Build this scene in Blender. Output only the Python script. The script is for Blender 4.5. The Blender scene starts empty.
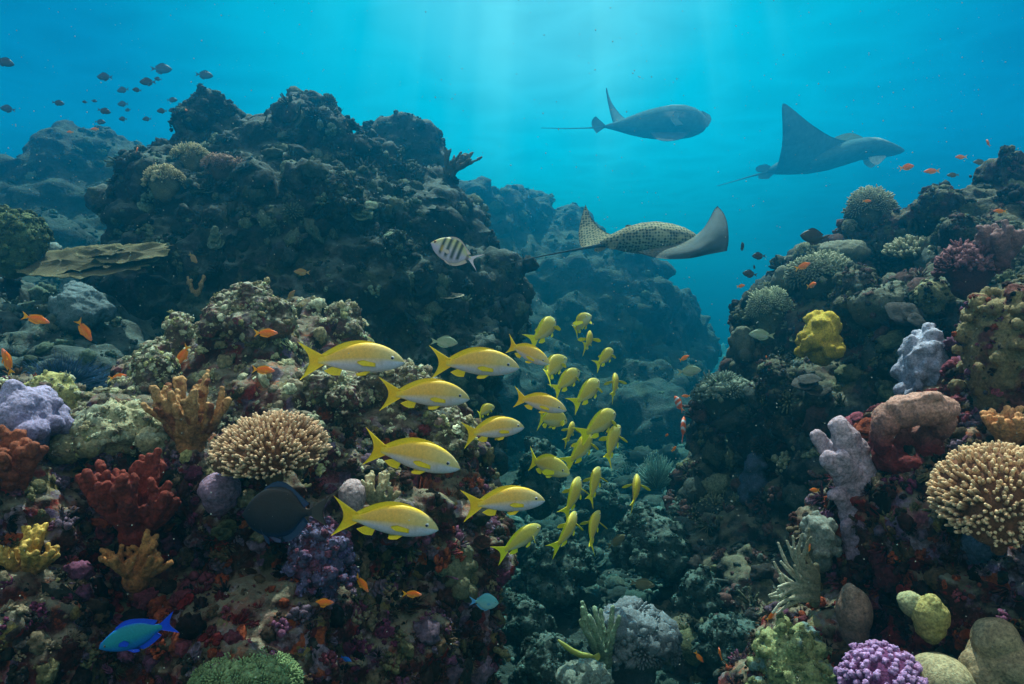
import bpy, bmesh, math, random
import numpy as np
from mathutils import Vector, Matrix, Euler

SC = bpy.context.scene
COL = SC.collection
R = math.radians
F = 731.0                      # focal length in pixels of the 1024 px wide frame

# ------------------------------------------------------------------ camera
cd = bpy.data.cameras.new('camera')
cam = bpy.data.objects.new('camera', cd)
COL.objects.link(cam)
cam.location = (0, 0, 0)
cam.rotation_euler = (R(90), 0, 0)
cd.sensor_width = 36
cd.lens = 36 * F / 1024
cd.clip_start = 0.05
cd.clip_end = 500
SC.camera = cam

# ------------------------------------------------------------------ world, sun, exposure
SUN_EL, SUN_AZ = 64, 4
WATER_COL = [(0.0, (0.0, 0.1, 0.45)), (0.08, (0.0, 0.3, 1.4)), (0.25, (0.0, 2.6, 5.8)), (0.45, (0.0, 2.15, 4.7))]
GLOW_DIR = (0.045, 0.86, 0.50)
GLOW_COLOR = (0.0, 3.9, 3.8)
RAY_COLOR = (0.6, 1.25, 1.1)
SKY_TINT = (0.75, 0.95, 1.0)
FILL_COLOR = (10.0, 6.6, 5.2)
w = bpy.data.worlds.new('World')
SC.world = w
w.use_nodes = True
nt = w.node_tree
nt.nodes.clear()
o = nt.nodes.new('ShaderNodeOutputWorld')
bg = nt.nodes.new('ShaderNodeBackground')
sky = nt.nodes.new('ShaderNodeTexSky')
sky.sky_type = 'NISHITA'
sky.sun_disc = False
sky.sun_elevation = R(SUN_EL)
sky.sun_rotation = R(SUN_AZ)
bg.inputs['Strength'].default_value = 0.06
# seen from under water: the daylight sky comes in round the zenith, the water column tints it towards the horizon
geo = nt.nodes.new('ShaderNodeNewGeometry')
sep = nt.nodes.new('ShaderNodeSeparateXYZ'); 
neg = nt.nodes.new('ShaderNodeVectorMath'); neg.operation = 'SCALE'; neg.inputs['Scale'].default_value = -1
nt.links.new(geo.outputs['Incoming'], neg.inputs[0]); nt.links.new(neg.outputs[0], sep.inputs[0])
wr = nt.nodes.new('ShaderNodeValToRGB'); nt.links.new(sep.outputs['Z'], wr.inputs[0])
for i, (p, c) in enumerate(WATER_COL):
    e = wr.color_ramp.elements
    q = e[i] if i < 2 else e.new(p)
    q.position = p; q.color = (*c, 1)
def wmath(op, a, b):
    k = nt.nodes.new('ShaderNodeMix'); k.data_type = 'RGBA'; k.blend_type = op; k.inputs[0].default_value = 1
    for i, x in ((6, a), (7, b)):
        if isinstance(x, tuple): k.inputs[i].default_value = (*x, 1)
        else: nt.links.new(x, k.inputs[i])
    return k.outputs[2]
def wramp(src, a, b):
    k = nt.nodes.new('ShaderNodeMapRange'); k.interpolation_type = 'SMOOTHSTEP'
    k.inputs[1].default_value = a; k.inputs[2].default_value = b
    nt.links.new(src, k.inputs[0]); return k.outputs[0]
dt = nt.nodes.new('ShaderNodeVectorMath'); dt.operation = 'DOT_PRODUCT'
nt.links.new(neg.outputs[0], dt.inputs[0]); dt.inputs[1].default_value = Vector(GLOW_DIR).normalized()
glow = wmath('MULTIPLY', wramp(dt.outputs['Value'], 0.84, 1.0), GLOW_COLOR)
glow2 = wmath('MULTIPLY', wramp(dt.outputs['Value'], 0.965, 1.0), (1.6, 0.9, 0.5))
# light shafts painted into the world colour, fanning out from the sun's direction
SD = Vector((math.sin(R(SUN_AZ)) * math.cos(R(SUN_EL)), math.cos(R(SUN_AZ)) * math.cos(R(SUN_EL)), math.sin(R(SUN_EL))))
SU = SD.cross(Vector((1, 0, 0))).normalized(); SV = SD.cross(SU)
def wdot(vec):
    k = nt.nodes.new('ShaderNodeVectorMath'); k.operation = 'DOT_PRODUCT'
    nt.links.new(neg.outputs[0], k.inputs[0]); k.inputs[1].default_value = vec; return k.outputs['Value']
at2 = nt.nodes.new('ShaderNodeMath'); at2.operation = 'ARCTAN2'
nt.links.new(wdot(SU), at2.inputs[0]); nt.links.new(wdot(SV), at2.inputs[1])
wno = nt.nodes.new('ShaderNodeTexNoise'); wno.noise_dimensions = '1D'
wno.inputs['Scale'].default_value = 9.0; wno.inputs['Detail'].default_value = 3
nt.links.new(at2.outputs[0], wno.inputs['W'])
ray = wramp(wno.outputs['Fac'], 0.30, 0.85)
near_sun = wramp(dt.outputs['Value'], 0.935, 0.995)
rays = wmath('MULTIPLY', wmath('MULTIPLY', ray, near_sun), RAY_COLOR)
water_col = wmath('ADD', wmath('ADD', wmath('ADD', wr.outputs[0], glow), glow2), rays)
mm = nt.nodes.new('ShaderNodeMix'); mm.data_type = 'RGBA'
# warm fill light added behind the viewer to brighten sides facing the camera
bk = nt.nodes.new('ShaderNodeMath'); bk.operation = 'MULTIPLY_ADD'
nt.links.new(sep.outputs['Y'], bk.inputs[0]); bk.inputs[1].default_value = -1.0; nt.links.new(sep.outputs['Z'], bk.inputs[2])
mx = nt.nodes.new('ShaderNodeMath'); mx.operation = 'MAXIMUM'
nt.links.new(wramp(sep.outputs['Z'], 0.45, 0.75), mx.inputs[0]); nt.links.new(wramp(bk.outputs[0], 0.35, 1.1), mx.inputs[1])
nt.links.new(mx.outputs[0], mm.inputs[0])
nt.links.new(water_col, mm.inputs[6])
back_fill = wmath('MULTIPLY', FILL_COLOR, wramp(bk.outputs[0], 0.35, 1.1))
nt.links.new(wmath('ADD', wmath('MULTIPLY', sky.outputs[0], SKY_TINT), back_fill), mm.inputs[7])
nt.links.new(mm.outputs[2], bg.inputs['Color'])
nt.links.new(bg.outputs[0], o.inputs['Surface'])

sd = bpy.data.lights.new('sun', 'SUN')
sd.energy = 5.0
sd.angle = R(0.5)
sd.color = (1.0, 0.96, 0.88)
sun = bpy.data.objects.new('sun', sd)
COL.objects.link(sun)
sun.rotation_euler = Euler((-R(90 - SUN_EL), 0, -R(SUN_AZ)), 'XYZ')
sun.location = (0, 0, 8)

SC.view_settings.view_transform = 'Standard'
SC.view_settings.look = 'None'
SC.view_settings.gamma = 1
SC.view_settings.use_curve_mapping = False
SC.view_settings.exposure = 0.55
SC.render.engine = 'CYCLES'
cy = SC.cycles
cy.use_denoising = True
cy.denoiser = 'OPENIMAGEDENOISE'
cy.max_bounces = 4
cy.diffuse_bounces = 2
cy.glossy_bounces = 1
cy.transmission_bounces = 2
cy.transparent_max_bounces = 6
cy.volume_bounces = 1
cy.sample_clamp_indirect = 4
cy.use_adaptive_sampling = False

HAZE_DENSITY = 0.06
HAZE_COLOR = (0.01, 0.39, 0.66)
HAZE_ABSORB = (0.0, 0.75, 0.75)
HAZE_TOP = 3.6

# ------------------------------------------------------------------ small tools
rng = np.random.default_rng(7)

def at(px, py, d):
    return Vector(((px - 512) / F * d, d, (342 - py) / F * d))

def tag(o, label=None, cat=None, group=None, kind=None):
    if label: o['label'] = label
    if cat: o['category'] = cat
    if group: o['group'] = group
    if kind: o['kind'] = kind
    return o

def empty(name, loc=(0, 0, 0)):
    e = bpy.data.objects.new(name, None)
    e.empty_display_size = 0.05
    COL.objects.link(e)
    e.location = loc
    return e

def ico(sub):
    bm = bmesh.new()
    bmesh.ops.create_icosphere(bm, subdivisions=sub, radius=1)
    bm.verts.ensure_lookup_table()
    v = np.array([x.co[:] for x in bm.verts], dtype=np.float64)
    f = np.array([[q.index for q in x.verts] for x in bm.faces], dtype=np.int64)
    bm.free()
    return v, f
ICO = {1: ico(1), 2: ico(2), 3: ico(3), 4: ico(4)}

class MB:
    """collects triangle pieces, with a colour per vertex"""
    def __init__(s):
        s.v, s.f, s.c, s.n = [], [], [], 0
    def add(s, v, f, c=(1, 1, 1)):
        v = np.asarray(v, float); f = np.asarray(f, dtype=np.int64)
        s.v.append(v); s.f.append(f + s.n)
        c = np.asarray(c, float)
        if c.ndim == 1: c = np.tile(c[:3], (len(v), 1))
        s.c.append(c[:, :3]); s.n += len(v)
    def mesh(s, name):
        v = np.concatenate(s.v); f = np.concatenate(s.f); c = np.concatenate(s.c)
        return fast_mesh(name, v, f, c)
    def obj(s, name, mat, parent=None, loc=None):
        me = s.mesh(name)
        me.materials.append(mat)
        ob = bpy.data.objects.new(name, me)
        COL.objects.link(ob)
        if parent: ob.parent = parent
        if loc is not None: ob.location = loc
        return ob

def fast_mesh(name, v, f, c=None):
    me = bpy.data.meshes.new(name)
    nv, nf = len(v), len(f)
    me.vertices.add(nv)
    me.vertices.foreach_set('co', np.ascontiguousarray(v, dtype=np.float32).ravel())
    me.loops.add(nf * 3)
    me.loops.foreach_set('vertex_index', np.ascontiguousarray(f, dtype=np.int32).ravel())
    me.polygons.add(nf)
    me.polygons.foreach_set('loop_start', np.arange(0, nf * 3, 3, dtype=np.int32))
    me.polygons.foreach_set('use_smooth', np.ones(nf, dtype=bool))
    me.update(calc_edges=True)
    if c is not None: set_col(me, c)
    return me

def set_col(me, c):
    a = me.color_attributes.new(name='Col', type='FLOAT_COLOR', domain='POINT')
    cc = np.ones((len(me.vertices), 4), dtype=np.float32)
    cc[:, :3] = c
    a.data.foreach_set('color', cc.ravel())

def verts_of(me):
    v = np.empty(len(me.vertices) * 3, dtype=np.float32)
    me.vertices.foreach_get('co', v)
    return v.reshape(-1, 3).astype(float)
def norms_of(me):
    v = np.empty(len(me.vertices) * 3, dtype=np.float32)
    me.vertices.foreach_get('normal', v)
    return v.reshape(-1, 3).astype(float)

def basis(n, spin=0.0):
    """3x3 with local Z along n"""
    n = np.asarray(n, float); n = n / (np.linalg.norm(n) + 1e-9)
    a = np.array([0, 0, 1.0]) if abs(n[2]) < 0.9 else np.array([1.0, 0, 0])
    x = np.cross(a, n); x /= np.linalg.norm(x)
    y = np.cross(n, x)
    c, s = math.cos(spin), math.sin(spin)
    return np.column_stack([x * c + y * s, -x * s + y * c, n])

# value noise in numpy (for shaping and for per-vertex colour variety)
_P = rng.random((32, 32, 32))
def vnoise(p):
    p = np.asarray(p, float)
    i = np.floor(p).astype(int); f = p - i
    f = f * f * (3 - 2 * f)
    r = np.zeros(len(p))
    for dx in (0, 1):
        for dy in (0, 1):
            for dz in (0, 1):
                wt = (f[:, 0] if dx else 1 - f[:, 0]) * (f[:, 1] if dy else 1 - f[:, 1]) * (f[:, 2] if dz else 1 - f[:, 2])
                r += wt * _P[(i[:, 0] + dx) % 32, (i[:, 1] + dy) % 32, (i[:, 2] + dz) % 32]
    return r
def fbm(p, o=4):
    s, a, t = 0, 1, 0
    for k in range(o):
        s = s + a * vnoise(p * (2 ** k) + 7.3 * k); t += a; a *= 0.5
    return s / t

# ------------------------------------------------------------------ blob meshes: spheres -> voxel union -> displaced
_tex = {}
def tex(kind, size):
    k = (kind, size)
    if k not in _tex:
        t = bpy.data.textures.new(kind.lower(), kind)
        t.noise_scale = size
        if kind == 'CLOUDS':
            t.noise_depth = 3
        _tex[k] = t
    return _tex[k]

def blob_mesh(name, S, voxel, disp=(), sub=2):
    """S: array of x,y,z,rx,ry,rz. disp: (kind, size, strength)"""
    S = np.asarray(S, float)
    if S.shape[1] == 4: S = np.column_stack([S, S[:, 3], S[:, 3]])
    tv, tf = ICO[sub]
    n = len(S)
    v = (tv[None] * S[:, None, 3:6] + S[:, None, :3]).reshape(-1, 3)
    f = (tf[None] + (np.arange(n) * len(tv))[:, None, None]).reshape(-1, 3)
    me = fast_mesh(name, v, f)
    ob = bpy.data.objects.new(name, me)
    COL.objects.link(ob)
    m = ob.modifiers.new('r', 'REMESH'); m.mode = 'VOXEL'; m.voxel_size = voxel; m.use_smooth_shade = True
    m = ob.modifiers.new('s', 'SMOOTH'); m.iterations = 2; m.factor = 0.5
    for kind, size, st in disp:
        m = ob.modifiers.new('d', 'DISPLACE')
        m.texture = tex(kind, size); m.texture_coords = 'LOCAL'
        m.strength = st; m.mid_level = 0.5 if kind == 'CLOUDS' else 0.35
    dg = bpy.context.evaluated_depsgraph_get()
    me2 = bpy.data.meshes.new_from_object(ob.evaluated_get(dg))
    bpy.data.objects.remove(ob); bpy.data.meshes.remove(me)
    me2.name = name
    return me2

def link_mesh(name, me, mat, parent=None, origin=None):
    """link a mesh whose vertices are in world space; origin moves its pivot"""
    me.materials.clear(); me.materials.append(mat)
    ob = bpy.data.objects.new(name, me)
    COL.objects.link(ob)
    if origin is not None:
        me.transform(Matrix.Translation(-Vector(origin)))
        if parent is None: ob.location = origin
    if parent: ob.parent = parent
    return ob

# ------------------------------------------------------------------ materials
def new_mat(name):
    m = bpy.data.materials.new(name); m.use_nodes = True
    n = m.node_tree; n.nodes.clear()
    out = n.nodes.new('ShaderNodeOutputMaterial')
    b = n.nodes.new('ShaderNodeBsdfPrincipled')
    n.links.new(b.outputs[0], out.inputs[0])
    return m, n, b
def ramp(n, stops, interp='LINEAR'):
    r = n.nodes.new('ShaderNodeValToRGB')
    r.color_ramp.interpolation = interp
    e = r.color_ramp.elements
    while len(e) > 1: e.remove(e[-1])
    for i, (p, c) in enumerate(stops):
        if i == 0: e[0].position = p; q = e[0]
        else: q = e.new(p)
        q.color = (*c, 1)
    return r
def noise(n, vec, scale, detail=4, rough=0.6, dist=0.0):
    t = n.nodes.new('ShaderNodeTexNoise')
    t.inputs['Scale'].default_value = scale; t.inputs['Detail'].default_value = detail
    t.inputs['Roughness'].default_value = rough; t.inputs['Distortion'].default_value = dist
    n.links.new(vec, t.inputs['Vector'])
    return t
def mix(n, a, b, fac, mode='MIX'):
    m = n.nodes.new('ShaderNodeMix'); m.data_type = 'RGBA'; m.blend_type = mode
    for s, x in ((0, fac), (6, a), (7, b)):
        if hasattr(x, 'links') or hasattr(x, 'is_linked'): n.links.new(x, m.inputs[s])
        else: m.inputs[s].default_value = x if s == 0 else (*x, 1)
    return m.outputs[2]
def bump(n, b, h, strength, dist, prev=None):
    k = n.nodes.new('ShaderNodeBump')
    k.inputs['Strength'].default_value = strength; k.inputs['Distance'].default_value = dist
    n.links.new(h, k.inputs['Height'])
    if prev is not None: n.links.new(prev, k.inputs['Normal'])
    n.links.new(k.outputs[0], b.inputs['Normal'])
    return k.outputs[0]

def reef_mat(name, base, patches, silt, s=1.0, silt_amt=0.55, bumpd=0.02):
    """base: ramp stops; patches: constant colours of encrusting growth; silt: pale turf dust lying on upward faces"""
    m, n, b = new_mat(name)
    geo = n.nodes.new('ShaderNodeNewGeometry')
    P = geo.outputs['Position']
    n1 = noise(n, P, 3.2 * s, 8, 0.65, 0.3)
    c = ramp(n, base); n.links.new(n1.outputs['Fac'], c.inputs[0])
    # encrusting patches: distorted voronoi cells in many colours
    wv = noise(n, P, 9 * s, 3, 0.6)
    add = n.nodes.new('ShaderNodeVectorMath'); add.operation = 'MULTIPLY_ADD'
    n.links.new(wv.outputs['Color'], add.inputs[0]); add.inputs[1].default_value = (0.16 / s,) * 3
    n.links.new(P, add.inputs[2])
    vo = n.nodes.new('ShaderNodeTexVoronoi'); vo.inputs['Scale'].default_value = 16 * s
    n.links.new(add.outputs[0], vo.inputs['Vector'])
    sep = n.nodes.new('ShaderNodeSeparateColor'); n.links.new(vo.outputs['Color'], sep.inputs[0])
    k = len(patches)
    pr = ramp(n, [(i / k, q) for i, q in enumerate(patches)], 'CONSTANT')
    n.links.new(sep.outputs[0], pr.inputs[0])
    n2 = noise(n, P, 5 * s, 6, 0.7)
    f2 = ramp(n, [(0.46, (0, 0, 0)), (0.56, (1, 1, 1))]); n.links.new(n2.outputs['Fac'], f2.inputs[0])
    col = mix(n, c.outputs[0], pr.outputs[0], f2.outputs[0])
    # fine mottling
    n3 = noise(n, P, 60 * s, 5, 0.75)
    f3 = ramp(n, [(0.3, (0.35, 0.35, 0.35)), (0.5, (0.9, 0.9, 0.9)), (0.7, (1.7, 1.7, 1.7))]); n.links.new(n3.outputs['Fac'], f3.inputs[0])
    col = mix(n, col, f3.outputs[0], 1.0, 'MULTIPLY')
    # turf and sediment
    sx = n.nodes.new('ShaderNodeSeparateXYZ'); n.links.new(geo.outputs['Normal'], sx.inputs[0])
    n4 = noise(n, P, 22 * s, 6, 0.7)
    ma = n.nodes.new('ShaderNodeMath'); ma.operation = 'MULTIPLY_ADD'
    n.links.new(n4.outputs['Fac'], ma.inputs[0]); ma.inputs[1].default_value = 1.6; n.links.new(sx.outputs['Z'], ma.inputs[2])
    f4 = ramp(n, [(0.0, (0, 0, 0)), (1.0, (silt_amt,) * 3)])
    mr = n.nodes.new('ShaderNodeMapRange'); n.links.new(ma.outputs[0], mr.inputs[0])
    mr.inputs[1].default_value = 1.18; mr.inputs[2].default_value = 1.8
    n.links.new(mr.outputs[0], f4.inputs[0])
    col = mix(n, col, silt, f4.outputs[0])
    n.links.new(col, b.inputs['Base Color'])
    b.inputs['Roughness'].default_value = 0.85
    b.inputs['Specular IOR Level'].default_value = 0.2
    vb = n.nodes.new('ShaderNodeTexVoronoi'); vb.inputs['Scale'].default_value = 38 * s
    n.links.new(add.outputs[0], vb.inputs['Vector'])
    p = bump(n, b, n4.outputs['Fac'], 0.9, bumpd)
    p = bump(n, b, vb.outputs['Distance'], -0.7, bumpd * 0.6, p)
    nb = noise(n, P, 110 * s, 4, 0.7)
    bump(n, b, nb.outputs['Fac'], 0.8, bumpd * 0.35, p)
    return m

def attr_mat(name, rough=0.8, ns=120, bd=0.003, vor=None, mott=0.5, spec=0.2, sss=0.0):
    m, n, b = new_mat(name)
    a = n.nodes.new('ShaderNodeAttribute'); a.attribute_name = 'Col'
    tc = n.nodes.new('ShaderNodeTexCoord'); P = tc.outputs['Object']
    n3 = noise(n, P, ns, 4, 0.7)
    lo = 1 - mott
    f3 = ramp(n, [(0.3, (lo, lo, lo)), (0.7, (1 + mott,) * 3)]); n.links.new(n3.outputs['Fac'], f3.inputs[0])
    col = mix(n, a.outputs['Color'], f3.outputs[0], 1.0, 'MULTIPLY')
    n.links.new(col, b.inputs['Base Color'])
    b.inputs['Roughness'].default_value = rough
    b.inputs['Specular IOR Level'].default_value = spec
    if vor:
        vb = n.nodes.new('ShaderNodeTexVoronoi'); vb.inputs['Scale'].default_value = vor
        n.links.new(P, vb.inputs['Vector'])
        p = bump(n, b, vb.outputs['Distance'], -0.8, bd)
        bump(n, b, n3.outputs['Fac'], 0.6, bd, p)
    else:
        bump(n, b, n3.outputs['Fac'], 0.7, bd)
    return m

M_CORAL = attr_mat('coral_skin', 0.85, 150, 0.006, 230, 0.6, 0.15)
M_GROW = attr_mat('growth_skin', 0.9, 90, 0.008, 130, 0.75, 0.12)
M_FISH = attr_mat('fish_skin', 0.45, 45, 0.0012, 75, 0.14, 0.2)
M_FIN = attr_mat('fin_skin', 0.5, 60, 0.0006, None, 0.12, 0.3)
M_RAY = attr_mat('ray_skin', 0.95, 6, 0.003, None, 0.35, 0.03)

# ------------------------------------------------------------------ reef masses from an outline, a depth and a thickness
class Mass: pass
MASSES = []

def idw(ctrl, p):
    c = np.asarray(ctrl, float)
    d2 = ((p[:, None, :] - c[None, :, :2]) ** 2).sum(2) + 400
    wt = 1 / d2 ** 1.5
    return (wt * c[None, :, 2]).sum(1) / wt.sum(1)

def inside(poly, p):
    x, y = p[:, 0], p[:, 1]
    r = np.zeros(len(p), bool)
    n = len(poly)
    for i in range(n):
        x0, y0 = poly[i]; x1, y1 = poly[(i + 1) % n]
        c = ((y0 > y) != (y1 > y)) & (x < (x1 - x0) * (y - y0) / (y1 - y0 + 1e-9) + x0)
        r ^= c
    return r
def edge_dist(poly, p):
    best = np.full(len(p), 1e9)
    n = len(poly)
    for i in range(n):
        a = np.array(poly[i], float); b = np.array(poly[(i + 1) % n], float)
        ab = b - a
        t = np.clip(((p - a) @ ab) / (ab @ ab + 1e-9), 0, 1)
        best = np.minimum(best, np.hypot(*(p - a - t[:, None] * ab).T))
    return best

def reef_mass(name, poly, ctrl, voxel, mat, n=260, rmax=70, rmin=9, bulge=0.6, lumps=9, disp=(), seed=1, lump_r=(0.16, 0.42), deep=1.4):
    g = np.random.default_rng(seed)
    poly = [tuple(map(float, q)) for q in poly]
    pa = np.array(poly)
    lo, hi = pa.min(0), pa.max(0)
    S = []
    tries = g.random((n * 14, 2)) * (hi - lo) + lo
    tries = tries[inside(poly, tries)]
    ed = edge_dist(poly, tries)
    keep = ed > rmin
    tries, ed = tries[keep], ed[keep]
    # near-edge points get small spheres, so they describe the outline
    idx = g.choice(len(tries), min(n, len(tries)), replace=False)
    p, e = tries[idx], ed[idx]
    r = np.minimum(e * 0.97, rmax * (0.45 + 0.55 * g.random(len(e))))
    d = idw(ctrl, p)
    rm = r * d / F
    # the middle of the mass bulges towards the viewer, with lumps of its own
    front = d - bulge * np.minimum(e, 110) * d / F * (0.55 + 0.45 * g.random(len(e)))
    X = (p[:, 0] - 512) / F; Z = (342 - p[:, 1]) / F
    for j in range(len(p)):
        dep = front[j] + rm[j]
        S.append((X[j] * d[j], dep, Z[j] * d[j], rm[j], rm[j] * 1.05, rm[j] * (0.85 + 0.2 * g.random())))
        # body behind, so that the mass is solid and thick
        back = dep + (0.4 + deep * g.random()) * e[j] * d[j] / F
        S.append((X[j] * d[j] * (1 + 0.02 * g.standard_normal()), back, Z[j] * d[j] - 0.02, rm[j] * 0.95, rm[j] * 1.3, rm[j] * 0.95))
    base = np.array(S)
    L = []
    for s in base[::1]:
        k = lumps if s[1] < 1e9 else 0
        dirs = g.standard_normal((k, 3)); dirs[:, 1] -= 0.5; dirs[:, 2] += 0.25
        dirs /= np.linalg.norm(dirs, axis=1)[:, None]
        q = s[3] * (lump_r[0] + (lump_r[1] - lump_r[0]) * g.random(k) ** 2)
        q = np.clip(q, voxel * 2.2, None)
        for t in range(k):
            c = s[:3] + dirs[t] * (s[3:6] * 0.96 - q[t] * 0.25)
            L.append((*c, q[t] * (0.9 + 0.5 * g.random()), q[t] * (0.9 + 0.4 * g.random()), q[t] * (0.7 + 0.4 * g.random())))
    S = np.vstack([base, np.array(L)])
    me = blob_mesh(name, S, voxel, disp)
    v, nn = verts_of(me), norms_of(me)
    ms = Mass(); ms.v, ms.n, ms.name = v, nn, name
    ms.px = 512 + v[:, 0] / v[:, 1] * F; ms.py = 342 - v[:, 2] / v[:, 1] * F
    nf = len(me.polygons)
    ctr = np.empty(nf * 3, np.float32); me.polygons.foreach_get('center', ctr)
    nor = np.empty(nf * 3, np.float32); me.polygons.foreach_get('normal', nor)
    ar = np.empty(nf, np.float32); me.polygons.foreach_get('area', ar)
    ms.fc, ms.fn, ms.fa = ctr.reshape(-1, 3).astype(float), nor.reshape(-1, 3).astype(float), ar.astype(float)
    MASSES.append(ms)
    lo = v.min(0); hi = v.max(0)
    org = ((lo[0] + hi[0]) / 2, (lo[1] + hi[1]) / 2, lo[2])
    ob = link_mesh(name, me, mat, origin=org)
    ms.ob = ob
    print(name, 'faces', nf)
    return ms

def hit(px, py, masses=None, rad=3.0):
    best = None
    for m in (masses or MASSES):
        q = (abs(m.px - px) < rad) & (abs(m.py - py) < rad) & (m.v[:, 1] > 0.3)
        ii = np.nonzero(q)[0]
        if len(ii):
            j = ii[np.argmin(m.v[ii, 1])]
            if best is None or m.v[j, 1] < best[0][1]:
                nn = m.n[ii].mean(0)
                best = (m.v[j], nn / (np.linalg.norm(nn) + 1e-9))
    if best is None:
        if rad < 30: return hit(px, py, masses, rad * 2)
        return np.array(at(px, py, 3)), np.array([0, -1, 0.3])
    return best

# ------------------------------------------------------------------ the setting: sea bed, masses of reef
DARK = (0.016, 0.014, 0.012)
BASE_NEAR = [(0.25, (0.0096, 0.0048, 0.0048)), (0.42, (0.036, 0.0096, 0.0096)), (0.52, (0.08, 0.016, 0.0144)), (0.62, (0.056, 0.032, 0.02)), (0.8, (0.112, 0.08, 0.048))]
PATCH_NEAR = [(0.21, 0.014, 0.014), (0.07, 0.042, 0.028), (0.231, 0.07, 0.098), (0.021, 0.014, 0.014), (0.14, 0.084, 0.168), (0.35, 0.07, 0.021), (0.063, 0.056, 0.028), (0.126, 0.021, 0.028), (0.252, 0.182, 0.238), (0.035, 0.021, 0.021), (0.21, 0.154, 0.042)]
BASE_MID = [(0.25, (0.0051, 0.0083, 0.0097)), (0.5, (0.014, 0.021, 0.0225)), (0.65, (0.0242, 0.0315, 0.03)), (0.8, (0.051, 0.0638, 0.0525))]
PATCH_MID = [(0.018, 0.025, 0.027), (0.048, 0.059, 0.042), (0.03, 0.028, 0.029), (0.054, 0.063, 0.066), (0.011, 0.015, 0.017), (0.054, 0.066, 0.035), (0.036, 0.038, 0.049)]
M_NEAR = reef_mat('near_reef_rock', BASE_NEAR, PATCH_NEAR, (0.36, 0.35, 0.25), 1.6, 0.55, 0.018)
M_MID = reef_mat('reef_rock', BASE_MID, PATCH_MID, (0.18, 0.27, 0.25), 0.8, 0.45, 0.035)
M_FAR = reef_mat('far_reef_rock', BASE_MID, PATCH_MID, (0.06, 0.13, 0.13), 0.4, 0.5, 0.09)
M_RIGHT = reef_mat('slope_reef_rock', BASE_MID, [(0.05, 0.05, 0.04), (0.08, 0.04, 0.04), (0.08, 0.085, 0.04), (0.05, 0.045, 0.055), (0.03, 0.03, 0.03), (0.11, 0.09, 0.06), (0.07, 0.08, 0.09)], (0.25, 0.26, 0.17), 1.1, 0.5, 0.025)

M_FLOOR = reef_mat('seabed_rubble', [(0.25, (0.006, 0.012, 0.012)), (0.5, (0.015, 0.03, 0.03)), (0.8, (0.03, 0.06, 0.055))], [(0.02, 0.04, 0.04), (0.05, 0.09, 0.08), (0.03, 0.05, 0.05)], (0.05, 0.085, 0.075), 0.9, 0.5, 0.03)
POLY = {}
POLY['left_mound'] = [(-260,210),(-120,190),(0,158),(25,140),(50,125),(75,115),(105,122),(130,140),(160,170),(210,230),(210,430),(-260,430)]
POLY['pinnacle'] = [(110,230),(112,185),(130,160),(150,140),(172,124),(183,102),(205,93),(232,106),(250,116),(275,108),(300,98),(325,101),(350,114),(372,128),(395,160),(430,163),(462,185),(480,205),(500,245),(520,285),(517,325),(500,350),(480,400),(500,470),(300,580),(90,500),(84,330),(96,270)]
POLY['back_block'] = [(350,135),(375,118),(410,108),(430,120),(440,145),(445,190),(400,240),(350,220)]
POLY['low_ledge'] = [(-200,250),(0,262),(25,300),(70,285),(110,300),(150,310),(190,345),(215,440),(200,520),(-200,520)]
POLY['near_left'] = [(-300,395),(-60,372),(0,378),(40,388),(66,404),(96,390),(116,352),(140,337),(163,358),(180,328),(205,300),(235,286),(270,300),(300,303),(332,303),(346,330),(362,372),(392,366),(430,385),(462,415),(484,445),(500,500),(508,560),(498,620),(490,780),(-300,780)]
POLY['right_slope'] = [(690,800),(655,640),(660,560),(688,500),(700,430),(715,395),(738,365),(732,335),(745,305),(790,268),(815,246),(850,224),(880,212),(915,207),(935,187),(965,187),(990,190),(1003,160),(1020,152),(1040,170),(1250,175),(1350,800)]
POLY['right_near'] = [(1300,270),(1060,275),(1024,282),(990,305),(975,340),(972,385),(930,400),(890,408),(872,450),(850,490),(838,540),(838,590),(800,640),(775,660),(755,700),(745,800),(1300,800)]
POLY['far_reef'] = [(400,200),(440,180),(478,178),(500,182),(540,192),(575,205),(605,235),(650,240),(680,272),(712,322),(722,350),(706,380),(690,450),(600,480),(400,480)]

vd = lambda a, b: [('VORONOI', a, -b)]
M_CREST = reef_mat('dusty_coral_rock', [(0.25, (0.03, 0.018, 0.016)), (0.45, (0.09, 0.05, 0.04)), (0.7, (0.17, 0.12, 0.08))], [(0.2, 0.05, 0.06), (0.14, 0.12, 0.07), (0.22, 0.2, 0.12), (0.1, 0.05, 0.05), (0.2, 0.14, 0.15)], (0.50, 0.50, 0.38), 2.0, 0.85, 0.014)
M_BED = reef_mat('floor_coral_rock', [(0.25, (0.012, 0.025, 0.025)), (0.5, (0.03, 0.06, 0.058)), (0.8, (0.06, 0.11, 0.10))], [(0.03, 0.06, 0.055), (0.06, 0.11, 0.10), (0.04, 0.05, 0.05)], (0.13, 0.21, 0.19), 1.3, 0.6, 0.02)
m_lm = reef_mass('far_mound', POLY['left_mound'], [(0,150,9),(100,120,10),(0,400,7),(200,300,9.5)], 0.055, M_FAR, 200, 60, 8, 0.5, 12,
    [('CLOUDS', 0.6, 0.35), ('CLOUDS', 0.16, 0.10)], 3)
m_pi = reef_mass('pinnacle', POLY['pinnacle'], [(205,90,5.4),(310,90,5.6),(460,190,5.4),(515,290,5.2),(100,250,5.0),(300,300,4.6),(480,400,4.4),(250,500,3.9)], 0.026, M_MID, 420, 75, 8, 0.75, 12,
    [('CLOUDS', 0.6, 0.36), ('CLOUDS', 0.16, 0.11), ('VORONOI', 0.07, -0.04)], 5)
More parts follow.
